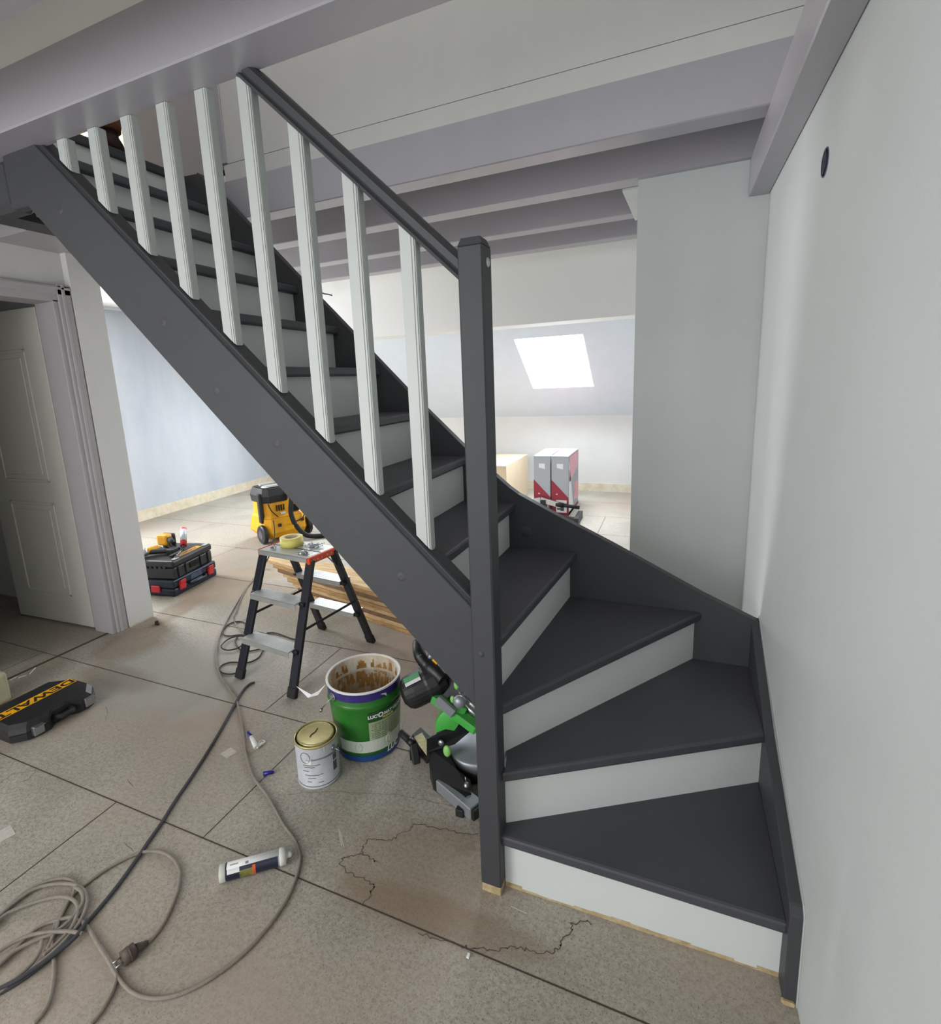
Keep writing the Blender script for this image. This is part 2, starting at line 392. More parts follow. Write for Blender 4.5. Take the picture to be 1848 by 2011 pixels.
# return wall behind the stairs, back wall, left walls
b = MB(); b.box(-.183, XW, 2.60, 2.72, 0, ZB+.12); struct('wall_return', b, 'wall', 'short pale wall closing the corner behind the stairs')
b = MB(); b.box(-6.3, XW, YB, YB+.12, 0, 3.0); b.mi = 1; b.box(-6.0, XW, YB-.006, YB, 0, .11)
struct('wall_back', b, ['wall_warm', 'base_raw'], 'far wall with a raw unpainted strip along the floor')
b = MB(); b.prism([(-5.82, 2.0, 0), (-6.10, 6.95, 0), (-6.25, 6.95, 0), (-5.97, 2.0, 0)], (0, 0, 3)); b.mi = 1
b.prism([(-5.812, 2.0, 0), (-6.092, 6.95, 0), (-6.10, 6.95, 0), (-5.82, 2.0, 0)], (0, 0, .13))
struct('wall_left', b, ['wall_far', 'base_raw'], 'bluish white rough plaster wall of the far left room')
# door wall (x = -3.31), pillar, room behind the door
b = MB(); b.box(-3.43, -3.31, 2.035, 2.235, 0, ZB+.12)
b.box(-3.31, -3.262, 2.06, 2.235, 0.012, ZB+.12)
b.box(-3.43, -3.31, -3.2, 2.035, 2.14, ZB+.12)
b.box(-3.43, -3.31, -3.2, .98, 0, 2.14)
b.mi = 1; b.box(-3.312, -3.264, 2.062, 2.233, 0.0, .012)
struct('wall_door_side', b, ['wall_warm', 'base_raw'], 'wall with the door opening and its free end pillar')
b = MB(); b.box(-6.1, -3.43, 2.13, 2.235, 0, ZC); struct('wall_partition', b, 'wall_warm')
b = MB(); b.box(-6.1, -6.0, -3.2, 2.13, 0, ZC); b.box(-6.1, -3.43, -3.2, -3.1, 0, ZC)
struct('wall_dark_room', b, 'wall_warm')
b = MB()
for k in range(5): b.box(-3.30+.0, -3.24+random.uniform(-.01, .01), .9+k*.22, 1.0+k*.22, 0.0, .0035)
b.bm.clear(); b.prism([(-3.335, .9, 0), (-3.335, 2.04, 0), (-3.322, 2.04, 0), (-3.318, .9, 0)], (0, 0, .004))
struct('trim_1', b, 'groove', 'dirty gap in the floor at the door threshold')
# door frame and leaf
d = bpy.data.objects.new('door_1', None); C.objects.link(d); d.location = (-3.31, 2.03, 0); d['kind'] = 'structure'
d['label'] = 'grey painted door frame with a white panelled door opened inward'
b = MB()
for (y0, y1, x1) in [(1.955, 2.06, -3.278), (1.985, 2.055, -3.268), (2.005, 2.022, -3.262)]: b.box(-3.45, x1, y0, y1, 0, 2.145 if y0 > 1.96 else 2.06, .002)
for (z0, z1, x1) in [(2.05, 2.145, -3.278), (2.09, 2.14, -3.268), (2.118, 2.132, -3.262)]: b.box(-3.45, x1, .98, 2.056, z0, z1, .002)
part('door_frame', b, 'frame', d)
hx, hy = -3.475, 1.965; fx, fy = G(41, 1209).x, G(41, 1209).y
ang = math.atan2(fy-hy, fx-hx); L = math.hypot(fx-hx, fy-hy)
TL = Matrix.Translation((hx, hy, .012)) @ Matrix.Rotation(ang, 4, 'Z')
Hd = 2.03
b = MB(); b.box(0, L, -.04, 0, 0, Hd, .003, TL)
leaf = part('door_leaf', b, 'door', d)
ps = [(.21*L, .80*L, .97, 1.80), (.21*L, .80*L, .20, .84)]
b = MB()
for x0, x1, z0, z1 in ps:
    for (a0, a1, c0, c1) in [(x0, x1, z0, z0+.022), (x0, x1, z1-.022, z1), (x0, x0+.022, z0, z1), (x1-.022, x1, z0, z1)]:
        b.box(a0, a1, -.002, .006, c0, c1, .0055, TL)
    b.box(x0+.05, x1-.05, -.002, .005, z0+.05, z1-.05, .0045, TL)
    pass
part('door_panel', b, 'door', leaf)
b = MB(); b.box(.66*L, .86*L, -.001, .006, 1.86, 1.95, .004, TL); part('door_plate', b, 'frame', leaf)
for z in (.22, 1.02, 1.78):
    b = MB(); b.cyl((hx-.0, hy+.012, z), (hx, hy+.012, z+.09), .008, 10); b.box(hx-.004, hx+.05, hy+.012, hy+.016, z, z+.08); part('hinge', b, 'steel', d)

# ceilings
b = MB(); b.box(-6.2, XW, -3.2, 1.13, ZC, ZC+.08); struct('ceiling', b, 'ceil', 'light ceiling boards over the front of the room')
b = MB(); b.box(-6.2, XW, 2.14, 4.7, ZC, ZC+.08); b.box(-6.2, -2.5, 1.13, 2.14, ZC+.0, ZC+.03)
struct('ceiling_rear', b, 'ceil', 'light ceiling boards over the rear of the room')
b = MB(); b.box(-6.2, XW, -3.2, 4.8, 4.5, 4.56); struct('ceiling_upstairs', b, 'ceil')
# beams
n = 2
def beam(x0, x1, y0, y1, z0, z1, m_='beam', lab=None, bev=.004):
    global n
    b = MB(); b.box(x0, x1, y0, y1, z0, z1, bev); o = struct('trim_%d' % n, b, m_, lab); n += 1; return o
o = beam(-6.0, XW, 1.115, 1.240, ZB, ZC+.02, lab='mauve-grey painted beam crossing above the handrail'); 
beam(-6.0, XW, .72, .845, ZB, ZC+.02, lab='mauve-grey beam at the upper left corner of the view')
beam(-6.0, XW, 2.12, 2.22, ZB, ZC+.02, lab='first mauve-grey beam behind the stairs, under the stairwell lining')
beam(-3.7, XW, 2.565, 2.675, ZB, ZC+.02, lab='second mauve-grey beam behind the stairs, above the short wall')
beam(-3.7, XW, 3.09, 3.19, ZB, ZC+.02, lab='third mauve-grey beam behind the stairs')
beam(-3.7, XW, 3.545, 3.65, ZB, ZC+.02, lab='fourth mauve-grey beam behind the stairs')
beam(.243, XW, -3.2, 2.60, 2.19, ZB, lab='mauve-grey wall plate beam running along the right wall')
beam(-4.4, -3.0, 1.72, 2.235, ZB, ZC, lab='soffit over the door wall')
M['downs'] = mat('downstand_paint', (240, 240, 237), .8)
b = MB(); b.box(-3.7, XW, 4.05, 4.30, 1.915, ZC+.3); struct('wall_downstand', b, 'downs', 'deep white downstand in front of the roof window')
pa = G(1222, 372, ZB); pb = G(1250, 366, ZB); pc = G(1250, 432, ZB); pd = G(1246, 430, ZB)
b = MB(); b.prism([(pa.x, 2.69, ZB-.008), (-.17, 2.69, ZB-.008), (-.17, 3.20, ZB-.008), (pa.x+.02, 3.20, ZB-.008)], (0, 0, .012)); struct('trim_%d' % n, b, 'riser', 'white board patch beside the short wall'); n += 1
# stairwell lining above the first beam
b = MB(); b.box(-2.06, XW, 2.125, 2.16, ZC-.003, 2.583); b.box(-2.035, XW, 2.125, 2.16, 2.5855, 4.5)
struct('wall_lining', b, 'lining', 'stairwell lining boards above the first beam')
b = MB(); b.box(-2.075, -2.035, 2.118, 2.165, 2.586, 4.5, .003); struct('trim_%d' % n, b, 'beam', 'edge strip of the stairwell lining'); n += 1
b = MB(); b.box(-2.75, -2.06, 2.14, 2.2, 2.545, 4.5); struct('wall_landing', b, 'beam', 'grey wall beside the upper landing')
b = MB(); b.box(-5.6, -5.5, -1, 4.6, 2.57, 4.5); b.box(-5.6, -2.75, 3.2, 3.3, 2.57, 4.5); struct('wall_upstairs', b, 'beige', 'warm bright upstairs wall behind the landing')
# landing floor
b = MB(); b.box(-5.6, -2.31, 1.245, 2.14, 2.50, 2.564, .004); struct('floor_landing', b, 'dark', 'dark painted upper landing edge')
b = MB(); b.box(-5.6, -2.3, 2.14, 3.3, 2.50, 2.56); struct('floor_upstairs', b, 'ceil')
w3 = bpy.data.objects.new('window_added_3', None); C.objects.link(w3); w3.location = (-5.8, 2.86, .72); w3['kind'] = 'structure'; w3['label'] = 'added unseen side window that brightens the far left room'  # out of view, added with its glowing pane as a light source
b = MB()
for y0, y1, z0, z1 in [(2.40, 2.45, .68, 2.02), (3.27, 3.32, .68, 2.02), (2.45, 3.27, .68, .73), (2.45, 3.27, 1.97, 2.02)]: b.box(-5.86, -5.76, y0, y1, z0, z1, .004)
part('window_frame', b, 'white', w3)
b = MB(); b.box(-5.80, -5.79, 2.45, 3.27, .73, 1.97); part('window_pane', b, 'skylight', w3)
# roof slope with window
A = math.radians(34); pk = Vector((0, YB, 1.0)); nr = Vector((0, math.sin(A), math.cos(A))); up = Vector((0, -math.cos(A), math.sin(A)))
def onroof(u, v): return GP(u, v, pk, nr)
q = [onroof(1008, 666), onroof(1145, 657), onroof(1168, 760), onroof(1048, 762)]
X0 = (q[0].x+q[3].x)/2; X1 = (q[1].x+q[2].x)/2
S1 = ((q[0]-pk).dot(up)+(q[1]-pk).dot(up))/2; S0 = ((q[2]-pk).dot(up)+(q[3]-pk).dot(up))/2
def rp(x, s, o=0): return Vector((x, 0, 0))+Vector((0, pk.y, pk.z))+up*s+nr*o
SM = 2.67
b = MB()
XA, XB = -4.72, -3.80  # sides of the hole for the added second roof window
for x0, x1, s0, s1 in [(-6.2, XA, 0, SM), (XA, XB, 0, S0), (XA, XB, S1, SM), (XB, X0, 0, SM), (X1, XW, 0, SM), (X0, X1, 0, S0), (X0, X1, S1, SM)]:
    b.prism([rp(x0, s0), rp(x1, s0), rp(x1, s1), rp(x0, s1)], nr*.12)
M['slope'] = mat('slope_paint', (216, 224, 232), .8, var=.02)
struct('ceiling_slope', b, 'slope', 'sloping ceiling over the far room')
wn = bpy.data.objects.new('window_1', None); C.objects.link(wn); wn.location = rp((X0+X1)/2, S0); wn['kind'] = 'structure'
wn['label'] = 'bright roof window in the sloping ceiling'
b = MB()
for x0, x1, s0, s1 in [(X0, X0+.012, S0, S1), (X1-.012, X1, S0, S1), (X0, X1, S0, S0+.012), (X0, X1, S1-.012, S1)]:
    b.prism([rp(x0, s0, .02), rp(x1, s0, .02), rp(x1, s1, .02), rp(x0, s1, .02)], nr*.09)
part('window_frame', b, 'white', wn)
b = MB(); b.poly([rp(X0-.2, S0-.2, .2), rp(X1+.2, S0-.2, .2), rp(X1+.2, S1+.2, .2), rp(X0-.2, S1+.2, .2)]); part('window_pane', b, 'skylight', wn, 'pane showing blank white sky')
b = MB(); c0 = rp(X0+(X1-X0)*.70, S0+(S1-S0)*.60, .10)
for k in range(3): b.prism([c0+up*(k*.045), c0+up*(k*.045)+Vector((.07, 0, 0)), c0+up*(k*.045+.008)+Vector((.07, 0, 0)), c0+up*(k*.045+.008)], nr*.003)
part('window_vent', b, 'grayprint', wn)
w2 = bpy.data.objects.new('window_added_2', None); C.objects.link(w2); w2.location = rp((XA+XB)/2, S0); w2['kind'] = 'structure'; w2['label'] = 'added unseen second roof window that brightens the far left room'  # hidden behind the stairs, added with a glowing pane for its light
b = MB()
for x0, x1, s0, s1 in [(XA, XA+.02, S0, S1), (XB-.02, XB, S0, S1), (XA, XB, S0, S0+.02), (XA, XB, S1-.02, S1)]:
    b.prism([rp(x0, s0, .02), rp(x1, s0, .02), rp(x1, s1, .02), rp(x0, s1, .02)], nr*.09)
part('window_frame', b, 'white', w2)
b = MB(); b.poly([rp(XA-.2, S0-.2, .2), rp(XB+.2, S0-.2, .2), rp(XB+.2, S1+.2, .2), rp(XA-.2, S1+.2, .2)]); part('window_pane', b, 'skylight', w2)
b = MB(); p0 = GX(206, 592, -5.84); p1 = GX(228, 610, -5.84)
b.box(-5.86, -5.80, p0.y-.03, p1.y+.25, p1.z, p0.z, .01); struct('trim_%d' % n, b, 'wall_far', 'small vent box high on the left wall'); n += 1
# hanging wire under the last beam
b = MB(); pts = [(629, 562), (631, 573), (637, 577), (644, 578), (652, 580)]
b.tube([GY(u, v, 4.0) for u, v in pts], .006, 6); single('hanging_wire', b, 'cordb', 'short dark wire hanging from the ceiling at the downstand', 'wire')

# ================================================================== STAIRCASE
st = thing('staircase', 'winding wooden staircase painted anthracite with white risers and white balusters', 'staircase', (-.45, 1.23, 0))
XN0, XN1, YN0, YN1 = -.483, -.420, 1.197, 1.262
newel = MB()
newel.box(XN0, XN1, YN0, YN1, .028, 1.812, .004)
newel.loft([[(XN0+.001, YN0+.001, 1.811), (XN1-.001, YN0+.001, 1.811), (XN1-.001, YN1-.001, 1.811), (XN0+.001, YN1-.001, 1.811)],
            [(XN0+.008, YN0+.008, 1.829), (XN1-.008, YN0+.008, 1.829), (XN1-.008, YN1-.008, 1.829), (XN0+.008, YN1-.008, 1.829)]])
newel.mi = 1; newel.box(XN0+.002, XN1-.002, YN0+.002, YN1-.002, 0, .03, .002)
nw = part('newel_post', newel, ['dark', 'raw'], st, 'square anthracite newel post with a bare wooden foot')
pg = GY(945, 1285, YN0)
b = MB(); b.lathe([(0, .003), (.007, .0025), (.009, 0)], 20, T=Matrix.Translation((pg.x, YN0, pg.z)) @ Matrix.Rotation(PI/2, 4, 'X')); part('dowel_plug', b, 'dark', nw)
pg = GX(958, 515, XN1)
b = MB(); b.lathe([(0, .003), (.009, .0025), (.011, 0)], 20, T=Matrix.Translation((XN1, 1.235, pg.z)) @ Matrix.Rotation(PI/2, 4, 'Y')); part('dowel_plug', b, 'alu', nw)
# riser lines in plan, inner end -> outer end
YR = 2.068; YF = 1.250
RL = {1: ((-.420, 1.238), (.292, 1.252)), 2: ((-.425, 1.262), (.292, 1.700)), 3: ((-.44, 1.315), (.098, YR)), 4: ((-.458, 1.30), (-.380, YR)),
      5: ((-.655, YF), (-.640, YR))}
for k in range(6, 14): RL[k] = ((-.845-.207*(k-6), YF), (-.845-.207*(k-6), YR))
# tread outlines at z = k*H : from riser k (plus nosing) back to riser k+1
def outline(k):
    a, c = Vector(RL[k][0]), Vector(RL[k][1]); d = (c-a).normalized(); nrm = Vector((d.y, -d.x))   # towards the climber
    nose = .030
    A_, C_ = a+nrm*nose, c+nrm*nose
    e, g = Vector(RL[k+1][0]), Vector(RL[k+1][1])
    if k == 1: return [(-.432, 1.214), (.295, 1.222), (.295, 1.72), (-.425, 1.275)]
    if k == 2: return [(-.420, 1.230), (.295, 1.668), (.295, YR+.004), (.09, YR+.004), (-.44, 1.33)]
    if k == 3: return [(-.420, 1.262), (.125, YR+.004), (-.39, YR+.004), (-.47, 1.32), (-.47, YF)]
    if k == 4: return [(-.428, 1.262), (-.352, YR+.004), (-.66, YR+.004), (-.67, YF), (-.47, YF)]
    return [(A_.x, YF), (C_.x, YR+.004), (g.x-.02, YR+.004), (e.x-.02, YF)]
TT = .034
def nosed(pts, z, t):                                   # tread with rounded front nosing
    b = MB(); b.prism([(x, y, z-t) for x, y in pts], (0, 0, t), .008, seg=2); return b
for k in range(1, 13):
    o = outline(k); part('tread', nosed(o, k*H, TT), 'tread', st)
for k in range(1, 14):
    a, c = Vector(RL[k][0]), Vector(RL[k][1]); d = (c-a).normalized(); nb = Vector((-d.y, d.x))*.016
    z0 = (k-1)*H + (.0 if k > 1 else .0); z1 = k*H-TT
    b = MB(); b.prism([(a.x, a.y, z0), (c.x, c.y, z0), (c.x+nb.x, c.y+nb.y, z0), (a.x+nb.x, a.y+nb.y, z0)], (0, 0, z1-z0))
    mats = ['riser', 'raw']
    if k == 1:
        b.mi = 1; P = [a+(c-a)*i/14 for i in range(15)]
        for i in range(14):
            h_ = .004+.012*random.random(); b.prism([(P[i].x, P[i].y-.001, 0), (P[i+1].x, P[i+1].y-.001, 0), (P[i+1].x, P[i+1].y, 0), (P[i].x, P[i].y, 0)], (0, 0, h_))
    part('riser', b, mats, st, 'first riser with bare wood along the floor' if k == 1 else None)
# landing nosing
b = MB(); b.box(-2.318, -2.280, YF-.01, 2.115, 2.525, 2.566, .008, seg=2); part('landing_nosing', b, 'dark', st)
# front (outer) string
def Tz(x): return .909-.957*(x+.491)
def Bz(x): return .609-.980*(x+.490)
b = MB(); xs = [-2.02, XN0-.002]
b.prism([(-.484, 1.210, Bz(-.484)), (-.484, 1.210, Tz(-.484)), (-2.00, 1.210, Tz(-2.00)), (-2.16, 1.210, 2.33), (-2.16, 1.210, 2.16), (-2.07, 1.210, Bz(-2.07))], (0, .040, 0), .003)
fs = part('front_stringer', b, 'dark', st)
M['knot'] = mat('painted_knot', (60, 61, 64), .55, bump=.8, bscale=80)
for u, v in [(118, 412), (320, 632), (543, 871), (788, 1133), (425, 768)]:
    c = GY(u, v, 1.2098); b = MB(); b.lathe([(0, .0006), (.010, .0012), (.013, 0)], 14, T=Matrix.Translation(c) @ Matrix.Rotation(PI/2, 4, 'X')); part('knot', b, 'knot', fs)
# shoe moulding: chamfer plus upstand
b = MB()
def sec(x, off=0):
    t = Tz(x)+off
    return [(x, 1.213, t-.004), (x, 1.222, t+.012), (x, 1.2225, t+.016), (x, 1.227, t+.020), (x, 1.264, t+.030), (x, 1.264, t-.004)]
b.loft([sec(XN0-.001), sec(-2.03)]); part('shoe_rail', b, 'dark', st)
# right string
XI = .289
b = MB(); b.prism([(XI, 1.194, .014), (XI, 1.204, .245), (XI, 1.220, .262), (XI, 1.66, .395), (XI, 2.10, .585), (XI, 2.10, .30), (XI, 1.55, .0), (XI, 1.20, .0)], (XW-XI-.001, 0, 0), .003)
part('wall_stringer', b, 'dark', st)
b = MB(); b.prism([(XW-.0035, 1.191, .0), (XW-.0035, 1.201, .25), (XW-.0035, 1.217, .268), (XW-.0035, 2.10, .592), (XW-.0035, 2.10, .57), (XW-.0035, 1.3, .2), (XW-.0035, 1.25, .0)], (.003, 0, 0)); part('paint_line', b, 'white', st)
b = MB(); b.box(XI-.004, XW-.004, 1.186, 1.20, 0, .012, .004); part('foot_filler', b, 'raw', st)
# rear string
top = [(.318, .572), (.122, .66), (-.217, .833), (-.452, .945), (-.600, 1.020), (-.640, 1.048), (-.690, 1.090), (-.843, 1.225), (-1.097, 1.466), (-1.442, 1.815), (-1.649, 2.022), (-1.871, 2.249), (-2.03, 2.410), (-2.18, 2.55), (-2.305, 2.555)]
bot = [(-2.305, 2.25), (-1.9, 1.90), (-1.45, 1.45), (-1.1, 1.10), (-.8, .82), (-.5, .60), (-.2, .44), (.05, .30), (.318, .20)]
b = MB()
full = [(x, YR, z) for x, z in top]+[(x, YR, z) for x, z in bot]
b.prism(full, (0, .034, 0))
rs = part('rear_stringer', b, 'dark', st)
b = MB()
for (x0, z0), (x1, z1) in zip(top, top[1:]):
    if x1 < -2.2: break
    b.bar((x0, YR+.017, z0+.002), (x1, YR+.017, z1+.002), .036, .006, up=(0, 1, 0) if False else (0, 0, 1))
part('edge_bead', b, 'dark', rs)
c = GY(1033, 1044, YR)
b = MB(); b.lathe([(0, .001), (.020, .0018), (.023, 0)], 22, T=Matrix.Translation(c) @ Matrix.Rotation(PI/2, 4, 'X')); part('knot', b, 'knot', rs)
# dark trimmer under the landing
b = MB(); b.box(-2.34, -2.155, 1.215, 1.30, 2.165, 2.33, .02); b.box(-2.44, -2.315, 1.29, 2.10, 2.18, 2.495)
part('landing_trimmer', b, 'dark', st)
# balusters
b0, bd, c0_, cd = -1.8426, .1546, 2.2344, -.148
def hb(x): return 1.752-.954*(x+.502)        # underside of the handrail
BW = .043; BY0, BY1 = 1.226, 1.258
def bal(i):
    xr = b0+bd*i+.001; xl = xr-BW
    zr = c0_+cd*i; g = .957
    def zb(x): return zr-g*(x-xr)-.004
    def zt(x): return min(ZB-.002, hb(x)+.006)
    if hb(xl) > ZB and hb(xr) > ZB: zt = lambda x: ZB-.001
    # profile in plan (x,y): flat face, two quirks and a rounded right edge
    pr_ = [(0, 0), (.031, 0), (.0322, .0022), (.0335, .0004), (.0385, .0006), (.0395, .003), (.0415, .0035), (BW, .007), (BW, .025), (.041, .0275), (.041, .032), (0, .032)]
    lo = []; hi = []
    for px, py in pr_:
        x = xl+px; lo.append((x, BY0+py, zb(x))); hi.append((x, BY0+py, zt(x)))
    m_ = MB(); m_.loft([lo, hi]); part('baluster', m_, 'white', st)
for i in range(0, 9): bal(i)
# handrail with moulded sides
def ht(x): return 1.813-.957*(x+.501)+.002
b = MB()
def hsec(x):
    lo, hi_ = hb(x), ht(x); d = hi_-lo
    return [(x, 1.222, lo), (x, 1.218, lo+.010), (x, 1.224, lo+.018), (x, 1.214, lo+.026), (x, 1.212, lo+d*.75), (x, 1.222, hi_-.004), (x, 1.232, hi_),
            (x, 1.252, hi_), (x, 1.262, hi_-.004), (x, 1.272, lo+d*.75), (x, 1.270, lo+.026), (x, 1.260, lo+.018), (x, 1.266, lo+.010), (x, 1.262, lo)]
def cutz(r): return [(p[0], p[1], p[2]) for p in r]
# the rail is cut level where it meets the beam
lo_ring = hsec(XN0+.001)
up_ring = []
for p in hsec(-1.10):
    k = p[2]; dx = (k-(ZB-.001))/.957
    up_ring.append((p[0]+dx, p[1], ZB-.001))
b.loft([lo_ring, up_ring]); part('handrail', b, 'dark', st)

# ================================================================== PERSON upstairs (only the feet show under the beam)
pe = thing('person', 'person in brown trousers and dark fuzzy slipper socks standing on the upper landing', 'person', (-2.42, 1.72, 2.566))
def leg(x, y, yaw, dz=0):
    ca, sa = math.cos(yaw), math.sin(yaw)
    def L_(a, b_, z): return (x+a*ca-b_*sa, y+a*sa+b_*ca, 2.566+z+dz)
    return L_
def skinchain(mb, chain):                                 # tapered elliptical rings
    rings = []
    for c, rx, ry in chain: rings.append([(c[0]+rx*math.cos(2*PI*j/16), c[1]+ry*math.sin(2*PI*j/16), c[2]) for j in range(16)])
    mb.loft(rings, True, None, True)
Lf = GX(222, 300, -2.36); Rf = GX(158, 292, -2.60)
body = MB()
fy1 = 1.80; fy2 = 1.60; fx1 = -2.40; fx2 = -2.66
hipz = 3.36
for fx_, fy_ in ((fx1, fy1), (fx2, fy2)):
    skinchain(body, [((fx_, fy_, 2.60), .030, .030), ((fx_-.005, fy_, 2.70), .036, .036), ((fx_-.02, fy_, 2.84), .052, .05), ((fx_-.03, fy_, 3.0), .052, .052), ((-2.53+(fx_+2.53)*.6, 1.69+(fy_-1.69)*.9, 3.2), .072, .068), ((-2.54+(fx_+2.53)*.3, 1.69+(fy_-1.69)*.8, 3.42), .085, .08)])
skinchain(body, [((-2.54, 1.69, 3.34), .10, .15), ((-2.54, 1.69, 3.5), .10, .14), ((-2.54, 1.69, 3.75), .11, .17), ((-2.54, 1.69, 3.9), .09, .19), ((-2.54, 1.69, 3.96), .05, .08), ((-2.53, 1.69, 4.02), .05, .05)])
body.sphere((-2.51, 1.69, 4.13), .1, 16, (.95, .8, 1.15)); 
for s in (-1, 1):
    body.tube([(-2.54, 1.69+s*.19, 3.88), (-2.52, 1.69+s*.24, 3.62), (-2.44, 1.69+s*.23, 3.42)], [.045, .04, .032, .028], 10)
    for k in range(5): body.tube([(-2.43, 1.69+s*.23+(k-2)*.014, 3.42), (-2.41, 1.69+s*.23+(k-2)*.017, 3.37), (-2.405, 1.69+s*.23+(k-2)*.016, 3.335-.01*abs(k-2))], .0085, 6)
part('body', body, 'skin', pe)
b = MB(); b.sphere((-2.53, 1.69, 4.16), .108, 16, (.95, .82, 1.05)); part('hair', b, 'hair', pe)
b = MB()
for fx_, fy_ in ((fx1, fy1), (fx2, fy2)):
    zt = 2.715 if fy_ > 1.7 else 2.70
    skinchain(b, [((fx_-.005, fy_, zt-.035), .055, .053), ((fx_-.005, fy_, zt), .062, .058), ((fx_-.02, fy_, 2.84), .068, .066), ((fx_-.03, fy_, 3.0), .070, .068), ((-2.53+(fx_+2.53)*.6, 1.69+(fy_-1.69)*.9, 3.2), .088, .082), ((-2.54+(fx_+2.53)*.3, 1.69+(fy_-1.69)*.8, 3.42), .10, .095)])
skinchain(b, [((-2.54, 1.69, 3.33), .112, .16), ((-2.54, 1.69, 3.55), .112, .15)])
part('trousers', b, 'trouser', pe)
b = MB(); skinchain(b, [((-2.54, 1.69, 3.5), .12, .155), ((-2.54, 1.69, 3.75), .125, .18), ((-2.54, 1.69, 3.9), .1, .2), ((-2.54, 1.69, 3.955), .055, .09)])
for s in (-1, 1): b.tube([(-2.54, 1.69+s*.18, 3.88), (-2.52, 1.69+s*.245, 3.62)], .055, 10)
part('shirt', b, 'shirt', pe)
for fx_, fy_, col in ((fx1, fy1, 'sock'), (fx2, fy2, 'sock')):
    b = MB()
    prof = [(-.085, .0, .040, .045), (-.07, .0, .052, .075), (-.03, .0, .054, .105), (.0, 0, .053, .120), (.03, 0, .054, .10), (.07, 0, .056, .075), (.11, 0, .058, .062), (.145, 0, .050, .048), (.165, 0, .03, .03)]
    rings = []; ux, uy = (.50, -.866)
    for dx, _, wy, hz in prof:
        dx *= .85
        rings.append([(fx_+dx*ux-wy*.85*math.cos(t)*uy, fy_+dx*uy+wy*.85*math.cos(t)*ux, 2.566+hz/2*(1+math.sin(t))+.0005) for t in [2*PI*j/16 for j in range(16)]])
    b.loft(rings, True, None, True)
    if fy_ > 1.7: skinchain(b, [((fx_-.01, fy_, 2.60), .048, .048), ((fx_-.01, fy_, 2.68), .043, .043), ((fx_-.01, fy_, 2.73), .048, .048)])
    else: skinchain(b, [((fx_-.01, fy_, 2.63), .044, .044), ((fx_-.01, fy_, 2.655), .042, .042)])
    part('slipper_sock', b, col, pe)

# ================================================================== LADDER
lx, ly, la = -1.852, 2.125, math.radians(-7)
la_ = thing('step_ladder', 'small folding step ladder with aluminium treads and dark rails beside the paint bucket', 'ladder', (lx, ly, 0), la)
TLd = Matrix.Translation((lx, ly, 0)) @ Matrix.Rotation(la, 4, 'Z')
def ld(p): return TLd @ Vector(p)
FW, TW, ZT = .197, .175, .655
def rail(sx, sy, z): # centre line of a rail at height z
    t = z/ZT; return Vector((sx*(FW*(1-t)+TW*t), sy*(.312*(1-t)+.075*t), z))
for sy in (-1, 1):
    for sx in (-1, 1):
        b = MB(); b.bar(ld(rail(sx, sy, .028)), ld(rail(sx, sy, ZT-.012)), .050, .022, up=ld((0, 1, 0))-ld((0, 0, 0)), bev=.003)
        rl = part('ladder_leg', b, 'railblue', la_)
        p = rail(sx, sy, .0); q = rail(sx, sy, .05)
        b = MB(); b.bar(ld(p), ld(q), .056, .028, up=ld((0, 1, 0))-ld((0, 0, 0)), bev=.004); part('rubber_foot', b, 'rubber', rl)
    for z in (.225, .445):
        a = rail(-1, sy, z); c = rail(1, sy, z); w_ = .045
        b = MB(); yy = a.y
        y0, y1 = (yy-w_-.012, yy+w_-.012) if sy < 0 else (yy-w_+.012, yy+w_+.012)
        b.box(a.x+.014, c.x-.014, y0, y1, z-.006, z, .002, TLd); b.box(a.x+.014, c.x-.014, y0, y0+.004, z-.030, z, .001, TLd); b.box(a.x+.014, c.x-.014, y1-.004, y1, z-.030, z, .001, TLd)
        for kk in range(7): b.box(a.x+.016, c.x-.016, y0+.012+kk*.011, y0+.015+kk*.011, z, z+.0012, 0, TLd)
        tr = part('ladder_step', b, 'alu', la_)
        for s in (-1, 1):
            b = MB(); b.cyl(ld((s*(abs(a.x)+.014), yy-.018, z-.012)), ld((s*(abs(a.x)-.018), yy-.018, z-.012)), .011, 12)
            part('step_bolt', b, 'rubber', tr)
for y0, y1, nm in ((-.108, -.006, 'platform_slat'), (.002, .104, 'platform_slat')):
    b = MB(); b.box(-.185, .172, y0, y1, ZT-.004, ZT, .001, TLd); b.box(-.185, .172, y0, y0+.004, ZT-.026, ZT, 0, TLd); b.box(-.185, .172, y1-.004, y1, ZT-.026, ZT, 0, TLd)
    for kk in range(5): b.box(-.18, .168, y0+.014+kk*.018, y0+.018+kk*.018, ZT, ZT+.001, 0, TLd)
    part(nm, b, 'alu', la_)
b = MB()
for s in (-1, 1):
    b = MB(); b.box(.173 if s > 0 else -.192, .193 if s > 0 else -.185, -.108, .104, ZT-.034, ZT+.003, .004, TLd)
    hp = part('hinge_plate', b, 'orange', la_, 'orange hinge plate')
b = MB()
for y_ in (-.09, -.05, -.02, .02, .05, .085):
    b = MB(); b.cyl(ld((.192, y_, ZT-.015)), ld((.196, y_, ZT-.015)), .004, 8); part('rivet', b, 'steel', hp)
for sx in (-1, 1):
    b = MB(); a, c = rail(sx, -1, .31), rail(sx, 1, .31); a.x += sx*.016; c.x += sx*.016
    b.bar(ld(a), ld(c), .004, .013); part('spreader_bar', b, 'rubber', la_)
    b = MB(); b.cyl(ld(rail(sx, -1, .52)), ld((sx*.165, -.03, ZT-.02)), .004, 8); b.cyl(ld(rail(sx, 1, .52)), ld((sx*.165, .03, ZT-.02)), .004, 8); part('stay_rod', b, 'steel', la_)
